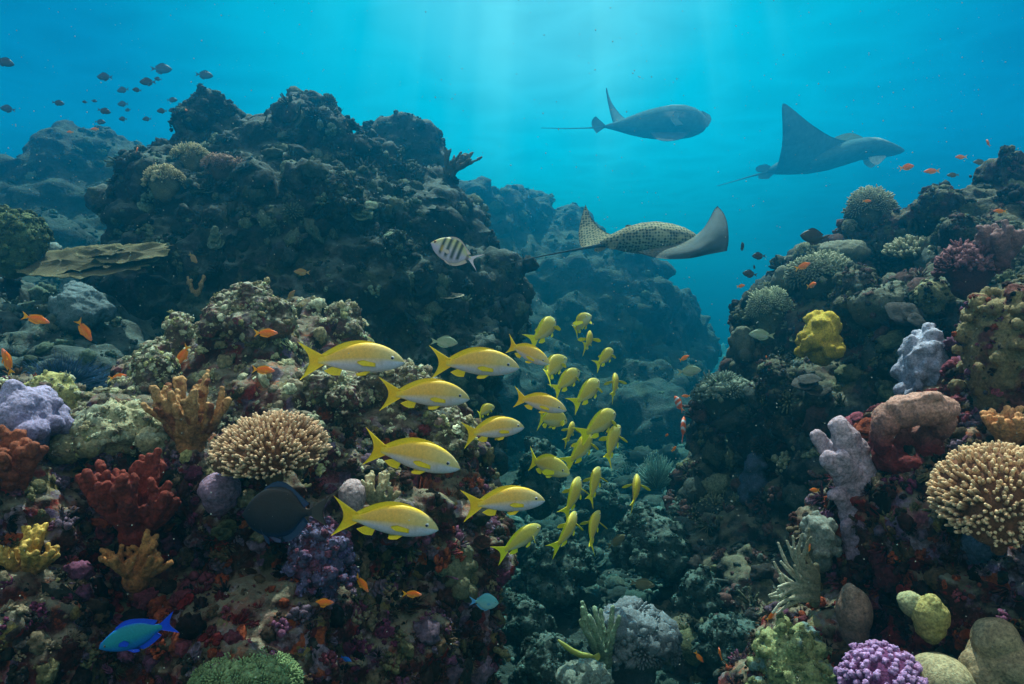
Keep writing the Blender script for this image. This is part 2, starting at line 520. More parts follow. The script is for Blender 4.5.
m_bb = reef_mass('back_block', POLY['back_block'], [(400,150,6.6)], 0.028, M_MID, 60, 40, 6, 0.5, 12,
    [('CLOUDS', 0.3, 0.12), ('CLOUDS', 0.1, 0.06)], 6)
m_ll = reef_mass('low_ledge', POLY['low_ledge'], [(0,270,4.4),(200,350,4.4),(0,450,3.0),(200,450,3.2)], 0.02, M_MID, 160, 50, 8, 0.6, 10,
    [('CLOUDS', 0.3, 0.12), ('CLOUDS', 0.09, 0.05)], 8)
m_nl = reef_mass('near_reef', POLY['near_left'], [(0,380,2.3),(0,500,1.75),(0,684,1.6),(140,345,2.9),(260,295,3.3),(335,310,3.3),(390,370,2.9),(440,400,2.8),(490,470,2.9),(495,684,2.5),(400,684,2.05),(250,684,1.7),(400,520,2.15),(250,480,1.9),(270,400,2.3),(100,450,2.0),(380,430,2.4)], 0.011, M_NEAR, 520, 55, 6, 0.45, 11,
    [('CLOUDS', 0.25, 0.09), ('CLOUDS', 0.06, 0.035), ('VORONOI', 0.03, -0.014)], 9)
m_rs = reef_mass('reef_slope', POLY['right_slope'], [(740,310,4.7),(850,230,4.7),(1000,170,4.2),(1100,400,3.0),(700,460,4.6),(690,684,3.6),(850,450,3.7),(950,350,3.5),(850,684,3.0)], 0.019, M_RIGHT, 420, 50, 6, 0.6, 12,
    [('CLOUDS', 0.3, 0.13), ('CLOUDS', 0.09, 0.055), ('VORONOI', 0.05, -0.025)], 10)
m_rn = reef_mass('near_slope', POLY['right_near'], [(1024,290,2.3),(900,420,2.3),(1024,600,1.75),(840,560,2.2),(780,684,2.0),(960,540,1.95),(1100,684,1.6)], 0.011, M_NEAR, 360, 45, 6, 0.5, 11,
    [('CLOUDS', 0.25, 0.08), ('CLOUDS', 0.06, 0.035), ('VORONOI', 0.03, -0.014)], 11)
m_fr = reef_mass('far_reef', POLY['far_reef'], [(480,180,12),(560,200,15),(720,345,14),(600,300,12),(450,450,8.5),(680,450,9.5)], 0.07, M_FAR, 260, 40, 6, 0.6, 12,
    [('CLOUDS', 0.7, 0.4), ('CLOUDS', 0.2, 0.16)], 12)

# sea bed: one sheet out to the horizon, finer near the camera
def seabed():
    g = np.random.default_rng(4)
    ys = np.concatenate([np.linspace(-12, 1.6, 12), np.linspace(1.8, 9, 330), 9 + np.cumsum(np.linspace(0.04, 1.6, 60))])
    V = []
    nx = 420
    for y in ys:
        half = 14 + abs(y) * 1.4 if (y < 1.7 or y > 11) else max(3.5, y * 0.9) + 1.5
        V.append(np.column_stack([np.linspace(-half - 6, half + 6, nx) if False else np.sinh(np.linspace(-1, 1, nx) * 2.2) / math.sinh(2.2) * (half + 10), np.full(nx, y)]))
    V = np.concatenate(V)
    p3 = np.column_stack([V, np.zeros(len(V))])
    h = -1.62 + 0.5 * (fbm(p3 * 0.55 + 3) - 0.5) + 0.35 * (fbm(p3 * 1.7 + 11) - 0.5)
    bl = np.abs(fbm(p3 * 3.3 + 5, 3) - 0.5) * 2
    h += 0.22 * np.sqrt(np.clip(1 - bl, 0, 1)) - 0.2
    h += 0.10 * np.abs(fbm(p3 * 9 + 1, 3) - 0.5)
    h += 0.03 * (fbm(p3 * 28, 2) - 0.5)
    far = np.clip((V[:, 1] - 5) / 8, 0, 1)
    h += far * 0.25
    v = np.column_stack([V, h])
    ny = len(ys)
    i = np.arange(ny - 1)[:, None] * nx + np.arange(nx - 1)[None]
    i = i.ravel()
    f = np.concatenate([np.column_stack([i, i + 1, i + nx + 1]), np.column_stack([i, i + nx + 1, i + nx])])
    me = fast_mesh('seabed', v, f)
    me.materials.append(M_FLOOR)
    ob = bpy.data.objects.new('seabed', me); COL.objects.link(ob)
    tag(ob, kind='structure')
    ms = Mass(); ms.name = 'seabed'; ms.v = v; ms.n = norms_of(me); ms.ob = ob
    with np.errstate(all='ignore'):
        ms.px = 512 + v[:, 0] / v[:, 1] * F; ms.py = 342 - v[:, 2] / v[:, 1] * F
    a, b_, c = v[f[:, 0]], v[f[:, 1]], v[f[:, 2]]
    cr = np.cross(b_ - a, c - a); ms.fa = np.linalg.norm(cr, axis=1) / 2
    ms.fc = (a + b_ + c) / 3; ms.fn = cr / (ms.fa[:, None] * 2 + 1e-12)
    MASSES.append(ms)
    return ms
m_sb = seabed()

LAB = {m_lm: ('coral_mound', 'hazy blue-green coral mound behind and left of the tall dark pinnacle', 'coral mound'),
       m_pi: ('reef_pinnacle', 'tall dark coral pinnacle with pale dusted crests filling the upper left', 'reef rock'),
       m_bb: ('reef_block', 'rounded hazy reef block behind the right shoulder of the tall dark pinnacle', 'reef rock'),
       m_ll: ('reef_ledge', 'low shadowed blue ledge at the foot of the pinnacle at the left edge', 'reef rock'),
       m_nl: ('reef_wall', 'near reef wall crusted in red, purple and brown growth at the lower left', 'reef rock'),
       m_rs: ('reef_slope', 'dark greenish reef slope falling from upper right to the sandy gap', 'reef rock'),
       m_rn: ('reef_outcrop', 'nearest reddish reef outcrop in the lower right corner', 'reef rock'),
       m_fr: ('distant_reef', 'faded blue distant reef ridge across the gap behind the spotted ray', 'reef ridge')}
for ms, (nm, lb, ct) in LAB.items():
    ms.ob.name = nm; ms.ob.data.name = nm
    tag(ms.ob, lb, ct)

# ------------------------------------------------------------------ the water as a closed body of haze
bm = bmesh.new()
bmesh.ops.create_cube(bm, size=1)
bmesh.ops.scale(bm, vec=(60, 44, HAZE_TOP + 3.2), verts=bm.verts)
bmesh.ops.translate(bm, vec=(0, 10, (HAZE_TOP - 3.2) / 2), verts=bm.verts)
me = bpy.data.meshes.new('haze'); bm.to_mesh(me); bm.free()
hz = bpy.data.objects.new('haze', me); COL.objects.link(hz)
tag(hz, kind='stuff')
m = bpy.data.materials.new('water_haze'); m.use_nodes = True
n = m.node_tree; n.nodes.clear()
out = n.nodes.new('ShaderNodeOutputMaterial'); pv = n.nodes.new('ShaderNodeVolumePrincipled')
pv.inputs['Color'].default_value = (*HAZE_COLOR, 1)
pv.inputs['Absorption Color'].default_value = (*HAZE_ABSORB, 1)
pv.inputs['Density'].default_value = HAZE_DENSITY
pv.inputs['Anisotropy'].default_value = 0.86
n.links.new(pv.outputs[0], out.inputs['Volume'])
me.materials.append(m)

SURF_SCALE = 0.75
# the water surface overhead: a caustic net of light streaks painted into its transparency
nx = 70
xs = np.linspace(-26, 26, nx); ys = np.linspace(-10, 31, nx)
X, Y = np.meshgrid(xs, ys)
V = np.column_stack([X.ravel(), Y.ravel(), np.zeros(nx * nx)])
V[:, 2] = HAZE_TOP + 0.08 + 0.10 * (fbm(V * 0.7, 2) - 0.5)
i = (np.arange(nx - 1)[:, None] * nx + np.arange(nx - 1)[None]).ravel()
me = fast_mesh('water_surface', V, np.concatenate([np.column_stack([i, i + 1, i + nx + 1]), np.column_stack([i, i + nx + 1, i + nx])]))
m = bpy.data.materials.new('water_surface'); m.use_nodes = True
n = m.node_tree; n.nodes.clear()
out = n.nodes.new('ShaderNodeOutputMaterial'); tr = n.nodes.new('ShaderNodeBsdfTransparent')
geo = n.nodes.new('ShaderNodeNewGeometry')
wn = noise(n, geo.outputs['Position'], 0.9, 2, 0.5)
ad = n.nodes.new('ShaderNodeVectorMath'); ad.operation = 'MULTIPLY_ADD'; ad.inputs[1].default_value = (0.9, 0.9, 0)
n.links.new(wn.outputs['Color'], ad.inputs[0]); n.links.new(geo.outputs['Position'], ad.inputs[2])
vo = n.nodes.new('ShaderNodeTexVoronoi'); vo.feature = 'DISTANCE_TO_EDGE'; vo.inputs['Scale'].default_value = SURF_SCALE
n.links.new(ad.outputs[0], vo.inputs['Vector'])
rr = ramp(n, [(0.0, (1, 1, 1)), (0.07, (0.98, 0.98, 0.98)), (0.3, (0.88, 0.885, 0.89)), (0.7, (0.84, 0.85, 0.86))])
n.links.new(vo.outputs['Distance'], rr.inputs[0])
n.links.new(rr.outputs[0], tr.inputs[0])
n.links.new(tr.outputs[0], out.inputs[0])
me.materials.append(m)
wo = bpy.data.objects.new('water_surface', me); COL.objects.link(wo); tag(wo, kind='structure')

# ------------------------------------------------------------------ small growth that crusts the rock: nobody could count it
def finger(p0, p1, r0, r1, seg=5, rings=4, bend=None, tipc=1.0, basec=0.6):
    """tapered rounded finger from p0 to p1 -> verts, faces, tone"""
    p0 = np.asarray(p0, float); p1 = np.asarray(p1, float)
    ax = p1 - p0; B = basis(ax)
    V, T = [], []
    a = np.arange(seg) / seg * 2 * math.pi
    for k in range(rings):
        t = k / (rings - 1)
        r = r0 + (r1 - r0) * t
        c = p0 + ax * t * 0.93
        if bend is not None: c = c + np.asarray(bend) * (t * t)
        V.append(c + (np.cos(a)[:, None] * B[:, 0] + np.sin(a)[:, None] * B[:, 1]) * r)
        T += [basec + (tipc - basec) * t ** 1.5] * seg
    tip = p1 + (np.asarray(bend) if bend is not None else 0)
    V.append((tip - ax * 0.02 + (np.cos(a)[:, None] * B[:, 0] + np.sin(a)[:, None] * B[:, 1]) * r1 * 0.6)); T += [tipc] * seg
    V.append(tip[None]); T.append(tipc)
    V = np.concatenate(V); f = []
    for k in range(rings):
        for i in range(seg):
            j = (i + 1) % seg; q = k * seg; s = q + seg
            f += [(q + i, q + j, s + j), (q + i, s + j, s + i)]
    top = (rings + 1) * seg; q = rings * seg
    for i in range(seg): f.append((q + i, q + (i + 1) % seg, top))
    return V, np.array(f), np.array(T)

def cat(parts):
    V, Fa, T, n = [], [], [], 0
    for v, f, t in parts:
        V.append(v); Fa.append(f + n); T.append(t); n += len(v)
    return np.concatenate(V), np.concatenate(Fa), np.concatenate(T)

def t_nodules(g):
    P = []
    tv, tf = ICO[2] if g.random() < 0.5 else ICO[1]
    for k in range(g.integers(10, 20)):
        a = g.random() * 6.28; rr = g.random() ** 0.6 * 0.85; r = 0.10 + 0.24 * g.random() ** 1.5
        c = np.array([math.cos(a) * rr, math.sin(a) * rr, 0.40 * (1 - rr) + 0.18 * g.random()])
        w = 0.7 + 0.75 * vnoise(tv * 1.9 + g.random(3) * 20)
        v = tv * w[:, None] * r * (0.7 + 0.6 * g.random(3)) + c
        P.append((v, tf, 0.45 + 0.7 * w * (0.8 + 0.4 * g.random())))
    return cat(P)
def t_fingers(g):
    P = []
    for k in range(g.integers(9, 16)):
        a = g.random() * 6.28; rr = g.random() ** 0.6
        d = np.array([math.cos(a) * rr, math.sin(a) * rr, 0.55 + 0.5 * g.random()])
        P.append(finger(d * 0.12 * np.array([1, 1, -1]), d * (0.7 + 0.35 * g.random()), 0.10, 0.075, tipc=1.5, basec=0.5, rings=3))
    return cat(P)
def t_ball(g):
    tv, tf = ICO[3]
    nz = vnoise(tv * 2.6 + g.random(3) * 20) * 0.5 + vnoise(tv * 6 + 3) * 0.45
    v = tv * (0.35 + 0.95 * nz)[:, None] * (0.75 + 0.5 * g.random(3)); v[:, 2] *= 0.8; v[:, 2] += 0.2
    return v, tf, 0.55 + 0.9 * nz
def t_plate(g):
    P = []
    for k in range(g.integers(2, 5)):
        n = 18; a = np.arange(n) / n * 2 * math.pi
        rad = 0.75 + 0.35 * vnoise(np.column_stack([np.cos(a), np.sin(a), a * 0 + k]) * 2.0 + g.random() * 9)
        off = np.array([g.standard_normal() * 0.25, g.standard_normal() * 0.25, k * 0.22])
        rings = []
        for q, zz, mm in ((0.12, -0.25, 1), (0.55, 0.02, 1), (1.0, 0.12, 1), (1.0, 0.17, 1), (0.5, 0.09, 1)):
            rings.append(np.column_stack([np.cos(a) * rad * q, np.sin(a) * rad * q, zz + 0.05 * np.sin(a * 3 + k)]))
        c = np.array([[0, 0, 0.04]])
        v = np.concatenate(rings + [c]) * (1 - 0.15 * k) + off
        f = []
        for r_ in range(4):
            for i in range(n):
                j = (i + 1) % n; b0 = r_ * n; b1 = b0 + n
                f += [(b0 + i, b0 + j, b1 + j), (b0 + i, b1 + j, b1 + i)]
        for i in range(n): f.append((4 * n + i, 4 * n + (i + 1) % n, 5 * n))
        t = np.concatenate([np.full(n, x) for x in (0.5, 0.7, 1.4, 1.5, 0.9)] + [[0.8]])
        P.append((v, np.array(f), t))
    return cat(P)
def t_tuft(g):
    P = []
    for k in range(g.integers(26, 44)):
        a = g.random() * 6.28; el = g.random()
        d = np.array([math.cos(a) * el, math.sin(a) * el, 0.9 - 0.5 * el])
        P.append(finger(d * 0.05, d * (0.6 + 0.5 * g.random()), 0.04, 0.018, seg=3, rings=2, tipc=1.3, basec=0.6))
    return cat(P)
def t_bush(g):
    P = []
    for k in range(60):
        z = 1 - 0.95 * (k + 0.5) / 60; a = k * 2.39996
        s = math.sqrt(1 - z * z)
        d = np.array([math.cos(a) * s, math.sin(a) * s, z * 0.8])
        P.append(finger(d * 0.55, d * (0.92 + 0.2 * g.random()), 0.085, 0.065, seg=4, rings=2, tipc=1.5, basec=0.5))
    tv, tf = ICO[2]
    P.append((tv * np.array([0.62, 0.62, 0.5]), tf, np.full(len(tv), 0.35)))
    return cat(P)
gg = np.random.default_rng(21)
TPL = {k: [fn(gg) for _ in range(5)] for k, fn in dict(nod=t_nodules, fin=t_fingers, ball=t_ball, plate=t_plate, tuft=t_tuft, bush=t_bush).items()}

def stamp(mb, tpl, pos, B, sc, col):
    v, f, t = tpl
    n = len(pos)
    V = np.einsum('nij,nvj->nvi', B, v[None] * sc[:, None, :]) + pos[:, None, :]
    Fa = (f[None] + (np.arange(n) * len(v))[:, None, None]).reshape(-1, 3)
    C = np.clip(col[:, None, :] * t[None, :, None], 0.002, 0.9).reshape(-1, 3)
    mb.add(V.reshape(-1, 3), Fa, C)

def scatter(name, masses, n, px_size, kinds, pal, seed, zone=None, mat=None, up=0.5, nmin=-0.25):
    g = np.random.default_rng(seed)
    mb = MB(); cnt = 0
    for ms, share in masses:
        k = int(n * share)
        vis = ms.fa * (ms.fc[:, 1] > 0.5)
        with np.errstate(all='ignore'):
            px = 512 + ms.fc[:, 0] / ms.fc[:, 1] * F; py = 342 - ms.fc[:, 2] / ms.fc[:, 1] * F
        vis = vis * ((px > -60) & (px < 1084) & (py > -40) & (py < 760))
        if zone is not None: vis = vis * zone(px, py)
        toc = -ms.fc / np.linalg.norm(ms.fc, axis=1)[:, None]
        vis = vis * ((ms.fn * toc).sum(1) > nmin) / np.maximum(ms.fc[:, 1], 0.5) ** 2
        # patchy: colonies gather
        vis = vis * np.clip((fbm(ms.fc * 2.2 + seed, 2) - 0.3) * 3.0, 0.4, 1) if name else vis
        p = vis / vis.sum()
        idx = g.choice(len(p), k, p=p)
        pos = ms.fc[idx]; nn = ms.fn[idx]
        nn = nn + np.array([0, 0, up]) * g.random(k)[:, None]
        names = list(kinds); wts = np.array([kinds[q] for q in names], float); wts /= wts.sum()
        kk = g.choice(len(names), k, p=wts); vv = g.integers(0, 5, k)
        s = (px_size[0] + (px_size[1] - px_size[0]) * g.random(k) ** 3.4) * pos[:, 1] / F * 0.5
        palA = np.array(pal)
        # neighbours tend to share a colour
        cs = (vnoise(pos * (3.0 if name != 'wall_growth' else 5.0) + seed) * 0.75 + g.random(k) * 0.25) * 1.5 - 0.25
        ci = np.clip((cs * len(pal)).astype(int), 0, len(pal) - 1)
        col = palA[ci] * (0.6 + 0.8 * g.random(k))[:, None]
        B = np.array([basis(nn[i], g.random() * 6.28) for i in range(k)])
        for q in range(len(names)):
            for u in range(5):
                m_ = (kk == q) & (vv == u)
                if m_.any():
                    sc = s[m_][:, None] * (0.8 + 0.4 * g.random((m_.sum(), 3)))
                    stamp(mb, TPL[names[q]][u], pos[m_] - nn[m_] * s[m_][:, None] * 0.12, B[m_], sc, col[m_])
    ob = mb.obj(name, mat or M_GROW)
    tag(ob, kind='stuff')
    print(name, 'tris', len(ob.data.polygons))
    return ob

PAL_NEAR = [(0.017, 0.009, 0.009), (0.098, 0.009, 0.011), (0.075, 0.013, 0.018), (0.128, 0.03, 0.045), (0.165, 0.034, 0.015), (0.06, 0.038, 0.022), (0.026, 0.017, 0.013), (0.1, 0.035, 0.07), (0.09, 0.06, 0.09), (0.015, 0.015, 0.012), (0.038, 0.015, 0.013), (0.083, 0.075, 0.038), (0.013, 0.011, 0.011), (0.135, 0.105, 0.068), (0.09, 0.02, 0.05)]
PAL_TOP = [(0.297, 0.297, 0.176), (0.216, 0.189, 0.108), (0.378, 0.392, 0.27), (0.162, 0.135, 0.095), (0.27, 0.27, 0.121), (0.216, 0.135, 0.121)]
PAL_MID = [(0.013, 0.022, 0.023), (0.026, 0.04, 0.032), (0.015, 0.022, 0.022), (0.052, 0.076, 0.054), (0.023, 0.035, 0.037), (0.073, 0.108, 0.079), (0.013, 0.022, 0.023)]
PAL_RIGHT = [(0.02, 0.026, 0.019), (0.047, 0.056, 0.038), (0.081, 0.094, 0.053), (0.027, 0.027, 0.028), (0.061, 0.034, 0.034), (0.041, 0.056, 0.053), (0.115, 0.135, 0.09)]
PAL_FLOOR = [(0.016, 0.036, 0.036), (0.024, 0.056, 0.052), (0.012, 0.024, 0.024), (0.048, 0.096, 0.088), (0.024, 0.048, 0.044), (0.04, 0.064, 0.052)]

scatter('wall_growth', [(m_nl, 1)], 6400, (4, 30), dict(nod=5, fin=1.2, ball=2, plate=0.6, tuft=3), PAL_NEAR, 31, zone=lambda x, y: (y > 430) | (x < 60))
scatter('crest_growth', [(m_nl, 1)], 2600, (3, 18), dict(nod=5, fin=0.7, ball=2, plate=0.5, tuft=1.5), PAL_TOP, 32, zone=lambda x, y: (y < 470))
scatter('outcrop_growth', [(m_rn, 1)], 4600, (4, 30), dict(nod=5, fin=1.2, ball=2, plate=0.6, tuft=3), PAL_NEAR, 33)
scatter('pinnacle_growth', [(m_pi, 0.8), (m_ll, 0.2)], 5200, (3, 26), dict(nod=5, fin=1, ball=4, plate=1, tuft=2, bush=0.3), PAL_MID, 34)
scatter('slope_growth', [(m_rs, 1)], 5600, (4, 36), dict(nod=5, fin=1.5, ball=4, plate=1, tuft=1, bush=1.2), PAL_RIGHT, 35)
scatter('distant_growth', [(m_fr, 0.45), (m_lm, 0.4), (m_bb, 0.15)], 3200, (3, 14), dict(nod=5, ball=4, plate=1, bush=0.7), [(c[0] * 0.7, c[1] * 0.8, c[2] * 0.8) for c in PAL_MID], 36)
scatter('seabed_growth', [(m_sb, 1)], 6500, (6, 36), dict(nod=5, fin=1.5, ball=4, plate=1, bush=1, tuft=1), PAL_FLOOR, 37, zone=lambda x, y: (x > 430) & (x < 800), up=0.8)

# ------------------------------------------------------------------ coral colonies, each a thing of its own
def put(px, py, rad=3, masses=None):
    p, nn = hit(px, py, masses, rad)
    return np.array(p, float), np.array(nn, float)

def paint(me, base, tip=None, zlo=None, zhi=None, var=0.35, ns=20, seed=0, power=1.0, second=None, sec_t=0.55):
    """own colour of the colony: darker brown flesh, paler growing tips, blotches of a second colour"""
    v = verts_of(me)
    lo = v[:, 2].min() if zlo is None else zlo; hi = v[:, 2].max() if zhi is None else zhi
    t = np.clip((v[:, 2] - lo) / (hi - lo + 1e-9), 0, 1) ** power
    b = np.array(base)[None]; tp = np.array(tip if tip is not None else base)[None]
    c = b + (tp - b) * t[:, None]
    nz = fbm(v * ns + seed, 3)
    if second is not None:
        m_ = np.clip((nz - sec_t) * 14, 0, 1)[:, None]
        c = c * (1 - m_) + np.array(second)[None] * m_
    c = c * (1 + var * 2 * (fbm(v * ns * 2.3 + seed + 5, 3) - 0.5))[:, None]
    set_col(me, np.clip(c, 0.002, 0.95))

def place(ob, p, label, catg, group=None):
    ob.location = p
    tag(ob, label, catg, group)
    return ob

def single(name, me, p, label, catg, mat=None, group=None):
    me.materials.clear(); me.materials.append(mat or M_CORAL)
    ob = bpy.data.objects.new(name, me); COL.objects.link(ob)
    return place(ob, p, label, catg, group)

def px2m(p): return p[1] / F

def lobed(name, px, py, wpx, hpx, label, color, tip=None, n=26, lr=(0.16, 0.34), seed=0, cat_='coral', second=None, depth=None, disp=0.03, vox=1.6, up=1, sink=0.15, group=None, nz=18, sub_lumps=0, lift=0.0, taper=1.0, rock=None, crust=None, smooth=0):
    """a massive, lobed colony; wpx x hpx is its size in the photograph, (px, py) the middle of its foot"""
    g = np.random.default_rng(seed + int(px) * 7 + int(py))
    p, nn = put(px, py)
    if depth: p = np.array(at(px, py, depth))
    u = px2m(p); W = wpx * u / 2; H = hpx * u; D = (W + min(H, W * 1.5)) / 2
    S = [(0, D * 0.25, H * 0.30, W * 0.66, D * 0.7, H * 0.5)]
    S.append((0, D * 0.25, H * 0.55, W * 0.56 * taper, D * 0.55, H * 0.3))
    if smooth:
        n = 0; S = [(0, D * 0.25, H * 0.46, W, D, H * 0.54), (0, D * 0.25, H * 0.1, W * 0.8, D * 0.8, H * 0.4)]
        for k in range(smooth): S.append(((g.random() - 0.5) * W, D * 0.1 * g.random(), H * (0.3 + 0.5 * g.random()), W * 0.5, D * 0.6, H * 0.35))
    for k in range(n):
        a = g.random() * 6.28; z = g.random() ** 0.8
        s = math.sqrt(max(0, 1 - (z * 0.98) ** 2)) * (taper + (1 - taper) * (1 - z))
        r = (lr[0] + (lr[1] - lr[0]) * g.random()) * W
        zz = max(z * H - r * 0.9, -0.05 * H)
        c = (math.cos(a) * s * (W - r), math.sin(a) * s * (D - r) + D * 0.25, zz)
        S.append((*c, r, r, r * (0.8 + 0.3 * g.random())))
        for q in range(sub_lumps):
            dd = g.standard_normal(3); dd[2] += 0.6; dd[1] -= 0.3; dd /= np.linalg.norm(dd)
            r2 = r * (0.25 + 0.2 * g.random())
            S.append((*(np.array(c) + dd * r * 0.95), r2, r2, r2))
    S.append((0, D * 0.2, -H * sink * 0.6, W * 0.5, D * 0.5, H * 0.3))
    me = blob_mesh(name, S, vox * u, [('CLOUDS', round(W * 0.35, 3), W * disp * 6), ('CLOUDS', round(W * 0.09, 3), W * disp * 2)], 3)
    paint(me, color, tip, var=0.4, ns=nz / max(W, 0.01) * 0.12, seed=seed + px, second=second)
    p = p + np.array([0, D * 0.15, lift])
    ob = single(name, me, p, label, cat_, rock, group)
    if crust:
        pal, dens = crust
        dens = max(dens, 60.0 / (wpx * hpx))
        nf = len(me.polygons)
        c = np.empty(nf * 3, np.float32); me.polygons.foreach_get('center', c); c = c.reshape(-1, 3).astype(float)
        nn = np.empty(nf * 3, np.float32); me.polygons.foreach_get('normal', nn); nn = nn.reshape(-1, 3).astype(float)
        k = int(wpx * hpx * dens); w_ = (nn[:, 1] < 0.35) & (nn[:, 2] > -0.4)
        idx = g.choice(np.nonzero(w_)[0], k)
        mb = MB(); names = ['nod', 'ball', 'fin', 'tuft', 'plate']; kk = g.choice(5, k, p=[0.38, 0.34, 0.08, 0.14, 0.06]); vv = g.integers(0, 5, k)
        s = (2.4 + 8 * g.random(k) ** 2.5) * u * 0.5
        ci = np.clip(((vnoise(c[idx] * 12 + seed) * 0.5 + g.random(k) * 0.5) * len(pal)).astype(int), 0, len(pal) - 1)
        col = np.array(pal)[ci] * (0.6 + 0.8 * g.random(k))[:, None]
        B = np.array([basis(nn[i] + np.array([0, 0, 0.4]), g.random() * 6.28) for i in idx])
        for q in range(5):
            for z in range(5):
                m_ = (kk == q) & (vv == z)
                if m_.any(): stamp(mb, TPL[names[q]][z], c[idx[m_]], B[m_], s[m_][:, None] * np.ones(3), col[m_])
        mb.obj('crust', M_GROW, ob)
    return ob

def tree_paths(g, n, spread, H, levels=2, wob=0.15, side=0.6, flat=1.0):
    """fingers leaving one foot, each with side branches: list of (points, r0, r1)"""
    out = []
    for k in range(n):
        a = k / n * 6.28 + g.random() * 0.6
        el = spread * math.sqrt((k + 0.5) / n)
        d = np.array([math.cos(a) * math.sin(el), math.sin(a) * math.sin(el) * flat, math.cos(el)])
        L = H * (0.75 + 0.3 * g.random())
        pts = [np.zeros(3)]
        q = d.copy()
        for s in range(1, 7):
            q = q + wob * g.standard_normal(3) * 0.5 + np.array([0, 0, 0.12]); q /= np.linalg.norm(q)
            pts.append(pts[-1] + q * L / 6)
        out.append((pts, 1.0, 0.75))
        if levels > 1:
            for b_ in range(g.integers(1, 4)):
                i = g.integers(2, 5); q2 = q + side * g.standard_normal(3); q2[2] = abs(q2[2]) + 0.4; q2 /= np.linalg.norm(q2)
                L2 = L * (0.25 + 0.25 * g.random()); p2 = [pts[i]]
                for s in range(1, 5):
                    q2 = q2 + wob * g.standard_normal(3) * 0.5 + np.array([0, 0, 0.1]); q2 /= np.linalg.norm(q2)
                    p2.append(p2[-1] + q2 * L2 / 4)
                out.append((p2, 0.85, 0.65))
    return out

def paths_to_spheres(paths, r, g, knob=0.12, step=0.45):
    S = []
    for pts, a, b_ in paths:
        pts = np.array(pts); n = len(pts) - 1
        for i in range(n):
            L = np.linalg.norm(pts[i + 1] - pts[i]); m_ = max(1, int(L / (r * step)))
            for j in range(m_ + (1 if i == n - 1 else 0)):
                t = (i + j / m_) / n
                rr = r * (a + (b_ - a) * t) * (1 + knob * g.standard_normal() * 0.6)
                q = pts[i] + (pts[i + 1] - pts[i]) * j / m_
                S.append((*(q + knob * r * g.standard_normal(3) * 0.5), rr))
    return S

def branching(name, px, py, wpx, hpx, rpx, label, color, tip, n=12, seed=0, spread=1.0, levels=2, lean=(0, 0, 0), flat=0.8, knob=0.15, depth=None, wob=0.15, vox=1.3, cat_='coral', second=None, group=None, power=1.3, foot=0.35, mat=None):
    g = np.random.default_rng(seed + int(px))
    p, nn = put(px, py)
    if depth: p = np.array(at(px, py, depth))
    u = px2m(p)
    P = tree_paths(g, n, spread, hpx * u, levels, wob, flat=flat)
    pts = np.concatenate([np.array(q[0]) for q in P])
    w_now = pts[:, 0].max() - pts[:, 0].min()
    k = (wpx - 2 * rpx) * u / w_now
    hk = (hpx - rpx) * u / max(pts[:, 2].max(), 1e-6)
    ln = np.array(lean)
    P = [([np.array([q[0] * k, q[1] * k, q[2] * hk]) + ln * q[2] * hk for q in a], b_, c) for a, b_, c in P]
    S = paths_to_spheres(P, rpx * u, g, knob)
    S.append((0, 0, 0, foot * wpx * u * 0.5)) 
    S = [(*s[:3], s[3], s[3], s[3]) for s in S]
    me = blob_mesh(name, S, vox * u, [('CLOUDS', round(max(rpx * u * 0.7, 0.004), 3), rpx * u * 0.5)], 2)
    paint(me, color, tip, power=power, var=0.45, ns=1.2 / (rpx * u * 3), seed=seed, second=second)
    return single(name, me, p + np.array([0, 0.02, 0]), label, cat_, mat, group)

